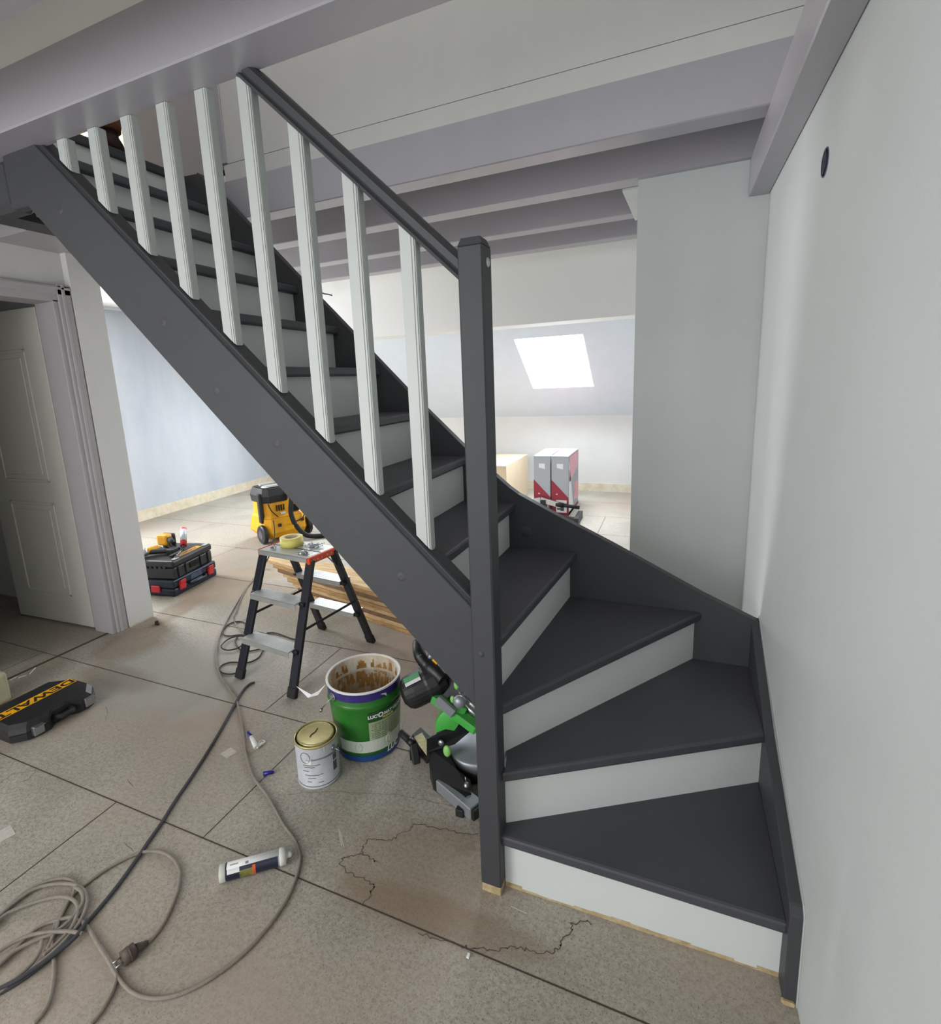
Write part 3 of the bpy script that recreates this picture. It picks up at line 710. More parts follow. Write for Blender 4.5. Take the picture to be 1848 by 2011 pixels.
# tape roll and screws on the ladder
tp = thing('masking_tape_roll', 'yellow masking tape roll lying on the step ladder platform', 'tape', tuple(ld((-.075, .03, ZT+.001))))
cT = ld((-.075, .03, ZT+.0015))
b = MB(); b.lathe([(.038, 0), (.062, 0), (.062, .046), (.038, .046), (.038, 0)], 40, cT); part('tape_winding', b, 'tape', tp)
b = MB(); b.lathe([(.0372, .001), (.0372, .045), (.034, .045), (.034, .001), (.0372, .001)], 40, cT); part('cardboard_core', b, 'card', tp)
def screw_pile(cx, cy, cnt, lab, sp):
    b = MB()
    for _ in range(cnt):
        a = random.uniform(0, 2*PI); x = cx+random.gauss(0, sp); y = cy+random.gauss(0, sp*.6); z = ZT+.003+random.random()*.008; l = .014
        p = ld((x-l*math.cos(a), y-l*math.sin(a), z)); q_ = ld((x+l*math.cos(a), y+l*math.sin(a), z+random.uniform(-.0, .006)))
        b.cyl(p, q_, .0014, 6); b.cyl(q_, q_+(q_-p)*.07, .0035, 6)
    o = single('screw_pile', b, 'steel', lab, 'screws', None); o['kind'] = 'stuff'
screw_pile(.105, -.058, 26, 'pile of steel screws on the ladder platform near the orange hinge', .016)
screw_pile(.055, .055, 34, 'spread of steel screws beside the masking tape roll', .026)
screw_pile(-.115, -.062, 10, 'small heap of screws at the left end of the ladder platform', .009)

# ================================================================== PAINT BUCKET
bc = Vector((-1.163, 1.655, 0)); rb, rt, hb_ = .130, .150, .318
bk = thing('paint_bucket', 'large open green paint bucket with brown residue inside, beside the ladder', 'bucket', bc)
def rad(z): return rb+(rt-rb)*min(1, z/.24) if z < .24 else rt
def ringy(prof, name, mt, par=None, lab=None, **kw):
    b = MB(); b.lathe(prof, 64, bc, **kw); return part(name, b, mt, par or bk, lab)
shell = ringy([(0, .003), (rb-.003, .003), (rb, .0), (rb+.002, .004), (rad(.2), .2), (rad(.243), .243), (rt+.005, .250), (rt+.002, .258), (rt, .262), (rt, hb_)], 'bucket_shell', 'green')
ringy([(rad(.0)+.0030, .003), (rad(.03)+.0028, .030)], 'blue_band', 'blue', shell)
ringy([(rt+.0012, .280), (rt+.0012, hb_-.004)], 'violet_band', 'violet', shell)
ringy([(rt, hb_-.005), (rt+.006, hb_-.002), (rt+.005, hb_+.004), (rt-.001, hb_+.005), (rt-.004, hb_)], 'bucket_rim', 'paper', bk, 'pale rolled metal rim')
ringy([(rt-.004, hb_), (rt-.004, .262), (rt-.009, .255), (rt-.005, .245), (rad(.1)-.004, .09)], 'bucket_lining', 'tin', bk)
ringy([(0, .115), (.08, .112), (rad(.115)-.005, .116)], 'glue_residue', 'glue', bk)
tcam = math.atan2(-bc.y, -bc.x)                              # towards the viewer
tv = math.atan2(0-bc.y, 0-bc.x)
def onb(ang, z, o=.0): # ang offset: positive = to the right seen from the room
    r = rad(z)+o; return Vector((bc.x+r*math.cos(tv+ang), bc.y+r*math.sin(tv+ang), z))
def patch(a0, a1, z0, z1, o, mt, name, par=bk, nseg=20):
    b = MB()
    for i in range(nseg):
        t0 = a0+(a1-a0)*i/nseg; t1 = a0+(a1-a0)*(i+1)/nseg
        zs = [z0+(z1-z0)*j/4 for j in range(5)]
        for j in range(4): b.poly([onb(t0, zs[j], o), onb(t1, zs[j], o), onb(t1, zs[j+1], o), onb(t0, zs[j+1], o)])
    return part(name, b, mt, par)
patch(-.95, 1.2, .045, .10, .0022, 'palelab', 'pale_panel', shell)
patch(.02, 1.35, .10, .185, .0024, 'oliveg', 'text_panel', shell)
patch(.02, 1.35, .187, .228, .0024, 'greendk', 'title_panel', shell)
b = MB()
for k in range(9):
    z = .104+k*.0085
    for i in range(16):
        t0 = .10+(1.15)*i/16; t1 = t0+1.15/16*(.92 if i % 3 else .6)
        if random.random() < .12: continue
        b.poly([onb(t0, z, .003), onb(t1, z, .003), onb(t1, z+.0022, .003), onb(t0, z+.0022, .003)])
part('small_print', b, 'greendk', shell)
def btext(s_, size, a, z, mt, nm, bold=0, slant=0):
    b = MB()
    b.text(s_, size, lambda p: onb(a+(p.x+p.y*slant)/rt, z+p.y, .0032+p.z), .0003, bold); return part(nm, b, mt, shell)
btext("LUC'", .020, .15, .209, 'boxwhite', 'title_lettering', .0008)
btext("O", .029, .37, .209, 'boxwhite', 'title_lettering', .0014)
btext("MAT", .019, .60, .209, 'boxwhite', 'title_lettering', .0008)
btext("VELOURS", .019, 1.02, .209, 'boxwhite', 'title_lettering', .0002)
btext("PREMIUM", .013, .60, .1935, 'tape', 'title_lettering', .0002)
btext("LUC", .038, .80, .032, 'boxwhite', 'brand_lettering', .0012, .2)
for a, z in ((-.32, .075), (.62, .085)):
    b = MB()
    pts = [onb(a+.10*math.sin(t)*(1-.35*math.cos(t)), z+.022*math.cos(t), .003) for t in [2*PI*i/18 for i in range(19)]]
    b.tube(pts, .0012, 5, False); b.tube([onb(a, z-.012, .003), onb(a+.02, z+.002, .003), onb(a, z+.012, .003)], .001, 5); part('leaf_emblem', b, 'palelab', shell)
b = MB()   # animal-like white splash on the violet band
for (a, z, w2, h2) in [(.45, .297, .05, .003), (.50, .294, .04, .004), (.54, .291, .03, .008), (.565, .286, .008, .008)]:
    b.poly([onb(a-w2, z, .0034), onb(a+w2*.6, z-h2, .0034), onb(a+w2, z, .0034), onb(a, z+h2, .0034)])
part('paint_drip', b, 'boxwhite', shell)
for a in (-.98, 2.16):
    b = MB(); c = onb(a, .285, 0); d = (c-Vector((bc.x, bc.y, .285))).normalized(); b.cyl(c, c+d*.008, .017, 20); b.cyl(c+d*.008, c+d*.013, .008, 14); part('handle_lug', b, 'steel', bk)
b = MB(); L0 = onb(-.98, .285, .010); e = L0+Vector((-.045, -.012, -.052)); b.cyl(L0, e, .0022, 8); b.cyl(e, e+Vector((-.006, 0, -.012)), .006, 8); part('wire_handle', b, 'steel', bk)
# brown smears on the lining
b = MB()
for k in range(120):
    a = random.uniform(PI-1.35, PI+.95); z1 = random.choice([random.uniform(.20, .245), random.uniform(.262, .300)]); h2 = random.uniform(.012, .050); w2 = random.uniform(.03, .13)
    if z1 > .25 and PI+.15 < a+0 < PI+.45: continue
    z0 = max(.12, z1-h2); r0, r1 = rad(z0)-.0055, rad(z1)-.0055
    b.poly([(bc.x+r*math.cos(tv+t), bc.y+r*math.sin(tv+t), z) for r, t, z in ((r0, a, z0), (r0, a+w2, z0), (r1, a+w2*.8, z1), (r1, a+w2*.1, z1))])
part('brown_smear', b, 'smear', bk, kind='stuff')
# scrap of white film hooked on the rim
b = MB(); p = onb(-1.45, .300, .006)
pz = [p, p+Vector((-.03, -.02, -.03)), p+Vector((-.06, -.03, -.055)), G(600, 1352, .22)]
b.poly([p+Vector((0, 0, .006)), p+Vector((-.03, -.018, -.022)), p+Vector((-.055, -.03, -.035)), p+Vector((-.13, -.03, -.012)), p+Vector((-.07, -.035, -.05)), p+Vector((-.03, -.02, -.038))])
single('film_scrap', b, 'clear', 'torn scrap of clear film hanging off the bucket rim', 'scrap')

# ================================================================== PAINT CAN
cc = Vector((-1.243, 1.418, 0)); cr, ch = .081, .180
cn = thing('paint_can', 'small grey paint can with brass lid in front of the green bucket', 'can', cc)
tv2 = math.atan2(-cc.y, -cc.x)
def onc(a, z, o=0): return Vector((cc.x+(cr+o)*math.cos(tv2+a), cc.y+(cr+o)*math.sin(tv2+a), z))
b = MB(); b.lathe([(0, 0), (cr-.002, 0), (cr+.002, .003), (cr+.002, .007), (cr, .010), (cr, ch-.010), (cr+.001, ch-.006)], 48, cc); cs = part('can_shell', b, 'canlab', cn)
b = MB(); b.lathe([(cr+.001, ch-.008), (cr+.004, ch-.003), (cr+.003, ch+.002), (cr-.001, ch+.002), (cr-.003, ch-.003), (cr-.009, ch-.004)], 48, cc); part('can_rim', b, 'gold', cn)
b = MB(); b.lathe([(0, ch+.0012), (cr-.020, ch+.0012), (cr-.014, ch+.003), (cr-.0105, ch+.001), (cr-.010, ch-.004)], 48, cc); lidp = part('can_lid', b, 'gold', cn)
b = MB(); b.lathe([(cr-.010, ch-.0035), (cr-.003, ch-.0025)], 48, cc); part('lid_groove', b, 'black', lidp)
b = MB(); b.tube([cc+Vector((-.012, .028, ch+.0018)), cc+Vector((-.006, .006, ch+.0018)), cc+Vector((-.010, -.012, ch+.0018)), cc+Vector((-.006, -.026, ch+.0018))], .0022, 5); part('marker_mark', b, 'blackp', lidp)
b = MB()
for z in (.128, .124):
    b.tube([onc(t, z+.002*math.cos(3*t), .0012) for t in [-.55+1.9*i/20 for i in range(21)]], .0009, 4, False)
b.tube([onc(-.62+.24*math.cos(t), .135+.022*math.sin(t), .0012) for t in [2*PI*i/18 for i in range(19)]], .0009, 4, False)
for a0, a1, z in [(-.75, .05, .104), (-.7, -.2, .096), (-.8, -.5, .080), (-.7, .15, .062), (-.55, -.2, .050), (-.6, -.4, .035), (-.1, .15, .030)]:
    b.tube([onc(a0+(a1-a0)*i/8, z+random.uniform(-.001, .001), .0012) for i in range(9)], .0011, 4, False)
for a, z0, z1 in [(.72, .094, .118), (.70, .050, .088)]:
    b.poly([onc(a, z0, .0012), onc(a+.25, z0, .0012), onc(a+.25, z1, .0012), onc(a, z1, .0012)])
part('label_print', b, 'grayprint', cs)
b = MB(); b.lathe([(cr+.0012, .011), (cr+.0012, .014)], 40, cc); part('base_line', b, 'grayprint', cs)
b = MB(); c = onc(.80, .145); d = (c-Vector((cc.x, cc.y, .145))).normalized(); b.cyl(c, c+d*.006, .010, 16); b.cyl(c+d*.004, c+d*.012+Vector((.018, 0, -.006)), .002, 8); part('handle_lug', b, 'steel', cn)
b = MB(); b.poly([onc(-.58, .112, .0016), onc(-.38, .106, .0016), onc(-.30, .118, .0016), onc(-.34, .132, .0016), onc(-.46, .134, .0016), onc(-.56, .124, .0016)])
part('paint_drip', b, 'paper', cs)
b = MB(); b.poly([onc(.28, .150, .0016), onc(.31, .150, .0016), onc(.31, .172, .0016), onc(.26, .172, .0016)]); part('paint_drip', b, 'paper', cs)

# ================================================================== MITRE SAW under the stairs
sw = thing('mitre_saw', 'green and black sliding mitre saw standing on the floor under the stairs', 'saw', (-.80, 1.72, 0))
M['cast'] = mat('cast_black', (24, 24, 27), .4, var=.1, scale=20); M['grayal'] = mat('cast_aluminium', (150, 154, 160), .4, .5, var=.05)
def S(u, v, z): return G(u, v, z)
# extension bar (aluminium channel) and black side wing
p0, p1 = S(936, 1592, .03), S(868, 1535, .03); b = MB(); b.bar(p0, p1, .060, .048, bev=.003); eb = part('extension_bar', b, 'grayal', sw)
b = MB(); dd = (p0-p1).normalized(); b.bar(p0-dd*.002, p0+dd*.012, .050, .038); part('end_cap', b, 'cast', eb)
b = MB(); b.bar(p0+Vector((0, 0, .021))-dd*.09, p0+Vector((0, 0, .021))-dd*.05, .010, .010); part('bar_slot', b, 'black', eb)
b = MB(); q0 = S(920, 1606, .0); b.box(q0.x-.045, q0.x-.015, q0.y-.012, q0.y+.012, 0, .03, .003); part('foot', b, 'rubber', sw)
wing = [S(843, 1502, .06), S(850, 1530, .05), S(905, 1568, .05), S(925, 1558, .06), S(924, 1532, .07), S(898, 1512, .085), S(880, 1478, .10), S(868, 1452, .11), S(842, 1468, .10)]
b = MB(); b.loft([[Vector((p.x, p.y, .004)) for p in wing], [Vector((p.x, p.y, p.z)) for p in wing]]); part('side_wing', b, 'cast', sw)
c = S(916, 1543, .075); b = MB(); b.lathe([(0, .012), (.008, .010), (.010, 0)], 14, c); b.cyl(c+Vector((0, 0, .005)), c+Vector((-.003, .0, .035)), .002, 8); part('clamp_screw', b, 'steel', sw)
# turntable
tc_ = S(938, 1458, .09); b = MB(); b.lathe([(0, 0), (.118, 0), (.124, -.006), (.124, -.036), (.10, -.06), (0, -.08)], 48, tc_, cap=False)
tt = part('turntable', b, 'grayal', sw)
b = MB(); b.lathe([(0, -.02), (.14, -.02), (.15, -.05), (.15, -.075), (0, -.085)], 40, tc_+Vector((0, .02, -.0))); part('base_casting', b, 'cast', sw)
# black fence and front block
fe = [S(838, 1478, .10), S(838, 1452, .15), S(930, 1402, .19), S(934, 1428, .15), S(893, 1462, .11)]
b = MB(); b.loft([fe, [p+Vector((.01, .035, -.0)) for p in fe]]); part('fence', b, 'cast', sw)
b = MB(); b.loft([[S(x_, y_, .0) for x_, y_ in ((838, 1500), (806, 1460), (822, 1446), (858, 1484))], [S(x_, y_, .09) for x_, y_ in ((845, 1480), (810, 1442), (826, 1428), (862, 1462))]]); part('front_block', b, 'cast', sw)
b = MB(); pl = [S(813, 1450, .097), S(838, 1484, .097), S(841, 1462, .10), S(829, 1441, .10)]; b.loft([pl, [p+Vector((0, 0, .006)) for p in pl]]); M['plate'] = mat('worn_plate', (206, 196, 150), .6, col2=(170, 160, 120), scale=60); part('wear_plate', b, 'plate', sw)
b = MB(); b.cyl(S(786, 1438, .12), S(806, 1456, .10), .014, 16); gr = part('grip', b, 'rubber', sw)
b = MB(); b.cyl(S(803, 1453, .102), S(812, 1462, .094), .016, 16); b.bar(S(812, 1458, .10), S(818, 1500, .03), .03, .025, bev=.004); b.box(S(812, 1492, 0).x-.012, S(812, 1492, 0).x+.02, S(812, 1492, 0).y-.012, S(812, 1492, 0).y+.012, 0, .05, .004)
part('grip_mount', b, 'cast', sw)
for u, v, z in ((877, 1475, .13), (867, 1458, .14)):
    pass
c = S(878, 1475, .125); b = MB(); b.sphere(c, .016, 14, (1, .7, 1.5)); part('lock_knob', b, 'limeg', sw)
c = S(866, 1459, .135); b = MB(); b.sphere(c, .013, 12, (1, .6, 1)); part('lock_screw', b, 'steel', sw)
# blade and guard
gc = S(897, 1424, .17)
TG = Matrix.Translation(gc) @ Matrix.Rotation(math.radians(28), 4, 'Z') @ Matrix.Rotation(PI/2, 4, 'X')
b = MB(); b.lathe([(0, -.012), (.082, -.012), (.085, -.008), (.085, .008), (.082, .012), (0, .012)], 40, T=TG, a0=math.radians(60), a1=math.radians(230)); part('blade_guard', b, 'sawgreen', sw)
b = MB(); b.lathe([(0, -.016), (.066, -.016)], 48, T=TG); part('saw_blade', b, 'steel', sw)
# slide rails and arm
for o_, mt in ((0, 'steel'), (.045, 'steel')):
    b = MB(); b.cyl(S(906, 1362+o_*300, .30-o_), S(945, 1400+o_*300, .25-o_), .013, 14); part('slide_rail', b, mt, sw)
b = MB(); b.bar(S(852, 1368, .26), S(938, 1432, .18), .05, .035, bev=.006); part('swing_arm', b, 'sawgreen', sw)
b = MB(); b.bar(S(858, 1372, .285), S(892, 1402, .235), .022, .04, bev=.004); part('depth_stop', b, 'grayal', sw)
b = MB(); b.sphere(S(902, 1378, .30), .026, 14, (1, .8, 1)); part('rail_clamp', b, 'grayal', sw)
# head, motor, handle
b = MB(); hd = [S(860, 1300, .36), S(838, 1330, .30), S(862, 1380, .24), S(905, 1385, .24), S(915, 1350, .30), S(900, 1310, .37)]
b.loft([hd, [p+Vector((.05, .09, -.02)) for p in hd]]); part('saw_head', b, 'cast', sw)
m0, m1 = S(792, 1367, .25), S(872, 1326, .31); dm = (m1-m0).normalized()
b = MB(); prof = [(0, 0), (.040, .0), (.056, .010), (.066, .026), (.069, .05), (.070, .10), (.074, .11), (.074, .15), (.064, (m1-m0).length)]
b.lathe(prof, 24, T=Matrix.Translation(m0) @ dm.to_track_quat('Z', 'Y').to_matrix().to_4x4(), smooth=False); mo = part('motor_housing', b, 'blackp', sw)
xx = Vector((0, 0, 1)).cross(dm).normalized(); nn = dm.cross(xx).normalized()
if nn.z < 0: nn = -nn
vv = (CAMPOS-m0).normalized(); vv = (vv-dm*vv.dot(dm)).normalized(); vv = (vv*.5+nn*.8).normalized(); tt_ = dm.cross(vv)
b = MB(); cpt = m0+dm*.060+vv*.0715; b.poly([cpt-dm*.032-tt_*.02, cpt+dm*.034-tt_*.02, cpt+dm*.034+tt_*.004, cpt-dm*.032+tt_*.004]); b.mi = 1; b.poly([cpt-dm*.032+tt_*.004, cpt+dm*.034+tt_*.004, cpt+dm*.034+tt_*.02, cpt-dm*.032+tt_*.02])
M['labelg'] = mat('label_green', (92, 160, 112), .5); part('motor_label', b, ['labelg', 'boxwhite'], mo)
b = MB()
for k in range(5):
    t = m0+dm*(.006+k*.0)+xx*((k-2)*.014); b.bar(t-nn*.02-dm*.008, t+nn*.025-dm*.008, .004, .004)
part('vent_slot', b, 'black', mo)
b = MB(); b.tube([S(822, 1262, .42), S(824, 1285, .40), S(836, 1302, .37), S(855, 1318, .35), S(872, 1335, .33)], [.026, .026, .028, .032, .03], 12); hn = part('carry_handle', b, 'cast', sw)
b = MB(); b.tube([S(820, 1258, .425), S(821, 1276, .415), S(826, 1290, .40)], .013, 8); part('trigger_trim', b, 'sawgreen', hn)
c = S(853, 1293, .40); b = MB(); b.bar(c, c+Vector((.018, -.006, -.016)), .012, .02); part('warning_sticker', b, 'yellow', hn)
b = MB(); b.cyl(S(842, 1286, .405), S(850, 1290, .395), .014, 12); part('spindle_cap', b, 'grayal', hn)
c = S(897, 1345, .33); b = MB(); b.sphere(c, .016, 12, (.8, .6, 1.3)); part('lock_knob', b, 'limeg', sw)
b = MB(); b.tube([S(899, 1352, .32), S(903, 1362, .31), S(912, 1368, .30), S(906, 1374, .30)], .002, 6); part('knob_wire', b, 'steel', sw)
c = S(889, 1374, .28); b = MB(); b.sphere(c, .014, 12, (.8, .6, 1.2)); part('lock_knob', b, 'limeg', sw)

# ================================================================== CARRY CASE with lettering at the lower left
x0, x1, y0, y1, hc = -2.915, -2.60, 1.075, 1.455, .085
cs_ = thing('tool_carry_case', 'flat black tool case with an orange lettered stripe lying near the door', 'case', ((x0+x1)/2, (y0+y1)/2, 0))
def cfoot(i, z): # outline inset i
    a, c_, e, g_ = x0+i, x1-i, y0+i, y1-i
    return [(a+.03, e, z), (c_-.06, e, z), (c_-.012, e+.045, z), (c_, e+.09, z), (c_, e+.13, z), (c_-.03, e+.16, z), (c_-.03, g_-.13, z), (c_, g_-.10, z), (c_, g_-.05, z), (c_-.07, g_, z), (a+.10, g_, z), (a, g_-.06, z), (a, e+.04, z)]
b = MB(); b.loft([cfoot(.012, 0), cfoot(0, .012), cfoot(0, .036), cfoot(.004, .040)]); part('case_base', b, 'blackp', cs_)
b = MB(); b.loft([cfoot(.004, .041), cfoot(0, .045), cfoot(.004, .066), cfoot(.018, hc)]); cl = part('case_lid', b, 'blackp', cs_)
sx0 = G(122, 1342, hc).x; sx1 = sx0; sa = G(118, 1341, hc); sb_ = G(0, 1417, hc)
sxm = (sa.x+sb_.x)/2
b = MB(); b.box(sxm-.030, sxm+.030, y0+.022, y1-.022, hc, hc+.0015, 0); part('orange_stripe', b, 'yellow', cl)
def tf(p): # reading direction -y, letter tops towards +x
    return Vector((sxm+p.y*1.0, (y0+y1)/2-.004-p.x, hc+.0020+p.z))
b = MB(); b.text('DEWALT', .074, lambda p: Vector((sxm+p.y*.86, (y0+y1)/2-p.x*1.12, hc+.0020+p.z)), .0004, .0016); part('stripe_lettering', b, 'blackp', cl)
for yy in (y0+.085, y1-.070):
    b = MB(); b.box(x1-.012, x1+.010, yy-.022, yy+.022, .018, .062, .003); b.box(x1+.0, x1+.026, yy-.020, yy+.020, .060, .064, .001); part('latch', b, 'steel', cs_, 'silver latch')
b = MB(); b.tube([(x1-.03, y0+.165, .042), (x1+.006, y0+.18, .042), (x1+.006, y1-.15, .042), (x1-.03, y1-.135, .042)], .013, 8, False); part('carry_handle', b, 'rubber', cs_)
# pale block at the picture's left edge
pz = G(21, 1377); b = MB(); b.box(pz.x-.13, pz.x+.005, pz.y-.17, pz.y+.012, 0, .165, .022, seg=3)
single('plaster_block', b, 'plaster', 'pale chipped plaster block standing behind the black tool case', 'block')

# ================================================================== CABLES
def zz(L, ox=0, oy=0, k=1, z=.006): return [G(ox+x/k, oy+y/k, z) for x, y in L]
ec = thing('extension_cord', 'long dusty grey extension cord coiled on the floor at the lower left', 'cord', tuple(G(120, 1800)))
o5 = (0, 1500, 2.843)
def cable(pts, r, mt, par, zamp=0):
    b = MB(); b.tube(pts, r, 7, True, 5); return part('cable', b, mt, par)
def Z5(L, z=.006): return zz(L, *o5, z)
RC = .0052
lst = [
 (Z5([(185, 1453), (255, 1370), (290, 1260), (302, 1130), (290, 1000), (300, 920), (330, 850), (395, 745), (500, 655), (600, 585), (700, 530), (785, 497), (865, 488), (930, 505), (980, 548), (1003, 610), (995, 695), (962, 790), (920, 880), (872, 950), (825, 1000)])),
 (Z5([(500, 1460), (560, 1390), (615, 1300), (645, 1220), (652, 1185), (640, 1130), (600, 1080), (560, 1020)])),
 (zz([(513, 1108), (500, 1135), (480, 1160), (456, 1200), (435, 1240), (426, 1270), (425, 1300), (434, 1330), (450, 1352), (463, 1372), (470, 1400), (477, 1430), (482, 1470), (488, 1500), (500, 1530)]) + Z5([(1500, 190), (1580, 335), (1640, 415), (1668, 480), (1676, 540), (1652, 640), (1600, 760), (1520, 880), (1420, 1000), (1300, 1110), (1150, 1215), (1010, 1283), (900, 1308), (800, 1302), (720, 1262), (655, 1185), (600, 1090), (545, 1005), (505, 935), (455, 880)])),
 (Z5([(-60, 960), (-20, 870), (50, 795), (150, 710), (250, 660), (350, 640), (405, 655), (420, 690), (405, 735), (370, 790), (330, 870), (300, 960), (260, 1040)], .008)),
 (Z5([(-60, 900), (0, 845), (80, 775), (190, 700), (300, 672), (400, 672), (462, 700), (484, 750), (478, 810), (440, 890), (380, 965), (300, 1045), (200, 1130), (100, 1205), (0, 1270), (-60, 1300)], .010)),
 (Z5([(-60, 940), (20, 850), (120, 800), (230, 762), (330, 742), (395, 752), (432, 790), (428, 850), (395, 920), (330, 990), (240, 1070)], .012)),
 (Z5([(-60, 1080), (0, 1045), (90, 990), (190, 952), (300, 937), (400, 938), (460, 948)], .014)),
 (Z5([(-60, 1160), (0, 1110), (70, 1050), (160, 960), (240, 900), (330, 872), (400, 858), (440, 880)], .008)),
 (Z5([(-60, 1180), (10, 1110), (90, 1040), (200, 985), (290, 950), (360, 900), (420, 840), (462, 770), (455, 715), (420, 690)], .012)),
 (Z5([(235, 985), (225, 1040), (190, 1100), (130, 1160), (50, 1225), (-50, 1290)], .011)),
]
for L_ in lst:
    cable(L_, RC, 'cord', ec)
pc_ = Z5([(825, 1000), (740, 1070)], .018)
b = MB(); dpl = (pc_[1]-pc_[0]).normalized(); a0 = Z5([(822, 1000)], .008)[0]; a1 = a0+dpl*.030+Vector((0, 0, .01)); a2 = a0+dpl*.062+Vector((0, 0, .012))
M['plugm'] = mat('plug_brown', (86, 74, 66), .6, var=.2, scale=60)
b.cyl(a0, a1, .007, 12, .013); b.cyl(a1, a2, .019, 16); b.cyl(a1+dpl*.012, a1+dpl*.016, .021, 16)
pg = part('plug', b, 'plugm', ec, 'brown mains plug')
sd = Vector((-dpl.y, dpl.x, 0)); b = MB()
for s in (-1, 1): b.cyl(a2+sd*s*.0095, a2+sd*s*.0095+dpl*.019, .0024, 8)
part('plug_pin', b, 'steel', pg)
c = G(511, 1112, .03); b = MB(); b.sphere(c, .020, 14); b.cyl(c, c+Vector((.03, .03, -.01)), .014, 12); part('connector', b, 'paper', ec, 'pale connector by the ladder')
dk = thing('power_cable', 'dark straight cable running from the ladder down to the lower left corner', 'cable', tuple(G(300, 1640)))
cable(zz([(500, 1340), (488, 1345), (476, 1358), (462, 1382), (448, 1408), (424, 1450), (398, 1492), (370, 1535), (346, 1570), (318, 1615), (292, 1652), (270, 1685), (238, 1730), (205, 1772), (172, 1810), (140, 1842), (100, 1880), (60, 1912), (20, 1938), (-30, 1965)], z=.0065), .0062, 'cordd', dk)
cable(zz([(172, 1806), (150, 1838), (110, 1872), (70, 1900), (30, 1926), (-30, 1955)], z=.016), .0056, 'cordd', dk)
bk2 = thing('lamp_cord', 'thin dark cord looped on the floor behind the step ladder leg', 'cord', tuple(G(470, 1240)))
cable(zz([(505, 1125), (488, 1150), (474, 1175), (462, 1205), (458, 1215), (468, 1232), (480, 1242), (488, 1248)]), .0035, 'cord', bk2)
cable(zz([(488, 1248), (486, 1232), (478, 1222), (463, 1221), (448, 1227), (438, 1238), (440, 1247), (452, 1249), (468, 1247), (484, 1247), (498, 1248)]), .0042, 'cordb', bk2)
cable(zz([(498, 1248), (480, 1248), (462, 1250), (447, 1256), (436, 1266), (436, 1273), (448, 1277), (463, 1274), (474, 1268), (484, 1257)], z=.012), .0042, 'cordb', bk2)
cable(zz([(524, 1243), (540, 1243), (556, 1248), (572, 1254), (590, 1258)]), .0042, 'cordb', bk2)
cable(zz([(478, 1312), (468, 1320), (452, 1324), (436, 1321), (431, 1314), (437, 1306), (452, 1301), (470, 1301), (488, 1301), (506, 1293), (514, 1282), (516, 1272), (505, 1276), (480, 1279), (466, 1270), (462, 1258), (466, 1252)]), .0042, 'cordb', bk2)
cable(zz([(516, 1274), (530, 1273), (545, 1277), (560, 1276)]), .0042, 'cordb', bk2)

# ================================================================== SEALANT CARTRIDGE
tA = G(432, 1716, .026); tB = G(561, 1680, .026); dt = (tB-tA).normalized()
tb = thing('sealant_cartridge', 'white and navy sealant cartridge lying on the floor in front', 'tube', tuple(Vector((tA.x, tA.y, 0))))
TQ = Matrix.Translation(tA) @ dt.to_track_quat('Z', 'Y').to_matrix().to_4x4(); TLn = (tB-tA).length; tr_ = .0245
sideT = Vector((0, 0, 1)).cross(dt).normalized()          # horizontal, away or toward
if sideT.y > 0: sideT = -sideT
def ont(a, s, o=0): # a: angle from straight up, positive toward the viewer
    return tA+dt*s+(Vector((0, 0, 1))*math.cos(a)+sideT*math.sin(a))*(tr_+o)
def tpatch(a0, a1, s0, s1, mt, nm, o=.0004, par=None, nseg=14):
    b = MB()
    for i in range(nseg):
        t0 = a0+(a1-a0)*i/nseg; t1 = a0+(a1-a0)*(i+1)/nseg
        b.poly([ont(t0, s0, o), ont(t0, s1, o), ont(t1, s1, o), ont(t1, s0, o)])
    return part(nm, b, mt, par or tb)
b = MB(); b.lathe([(0, 0), (tr_, 0), (tr_, TLn), (0, TLn)], 36, T=TQ); tbo = part('tube_body', b, 'boxwhite', tb)
tpatch(.62, 3.6, .018, TLn-.022, 'tubenavy', 'navy_label', par=tbo)
tpatch(-.9, .62, .018, .022, 'tubenavy', 'navy_label', par=tbo)
tpatch(1.05, 2.6, .060, .098, 'tubeolive', 'label_picture', .0007, tbo)
tpatch(.8, 2.6, .098, .107, 'tubeorange', 'orange_stripe', .0009, tbo)
tpatch(.62, 1.15, .024, .060, 'boxwhite', 'white_label', .0008, tbo)
b = MB()
for k in range(9): b.poly([ont(.10, .032+k*.0028, .0008), ont(.10, .0335+k*.0028, .0008), ont(.78, .0335+k*.0028, .001), ont(.78, .032+k*.0028, .001)])
part('barcode', b, 'tubenavy', tbo)
b = MB()
for k in range(9):
    s0 = .092+k*.0095; a = -.75+.02*k
    b.poly([ont(a, s0, .0006), ont(a, s0+.0014, .0006), ont(a+.75-.05*(k % 3), s0+.0014, .0006), ont(a+.75-.05*(k % 3), s0, .0006)])
for k in range(3): b.poly([ont(.2, .078+k*.003, .0006), ont(.2, .080+k*.003, .0006), ont(.5, .080+k*.003, .0006), ont(.5, .078+k*.003, .0006)])
part('small_print', b, 'grayprint', tbo)
b = MB(); b.lathe([(tr_+.0008, .0), (tr_+.0012, .016), (tr_, .017)], 36, T=TQ); b.lathe([(tr_+.0005, TLn-.018), (tr_+.0012, TLn-.016), (tr_+.0012, TLn), (.012, TLn+.003), (.008, TLn+.004), (.008, TLn+.009), (0, TLn+.010)], 36, T=TQ); b.sphere(tA+dt*(TLn+.012), .0085, 12); part('tube_collar', b, 'paper', tb)

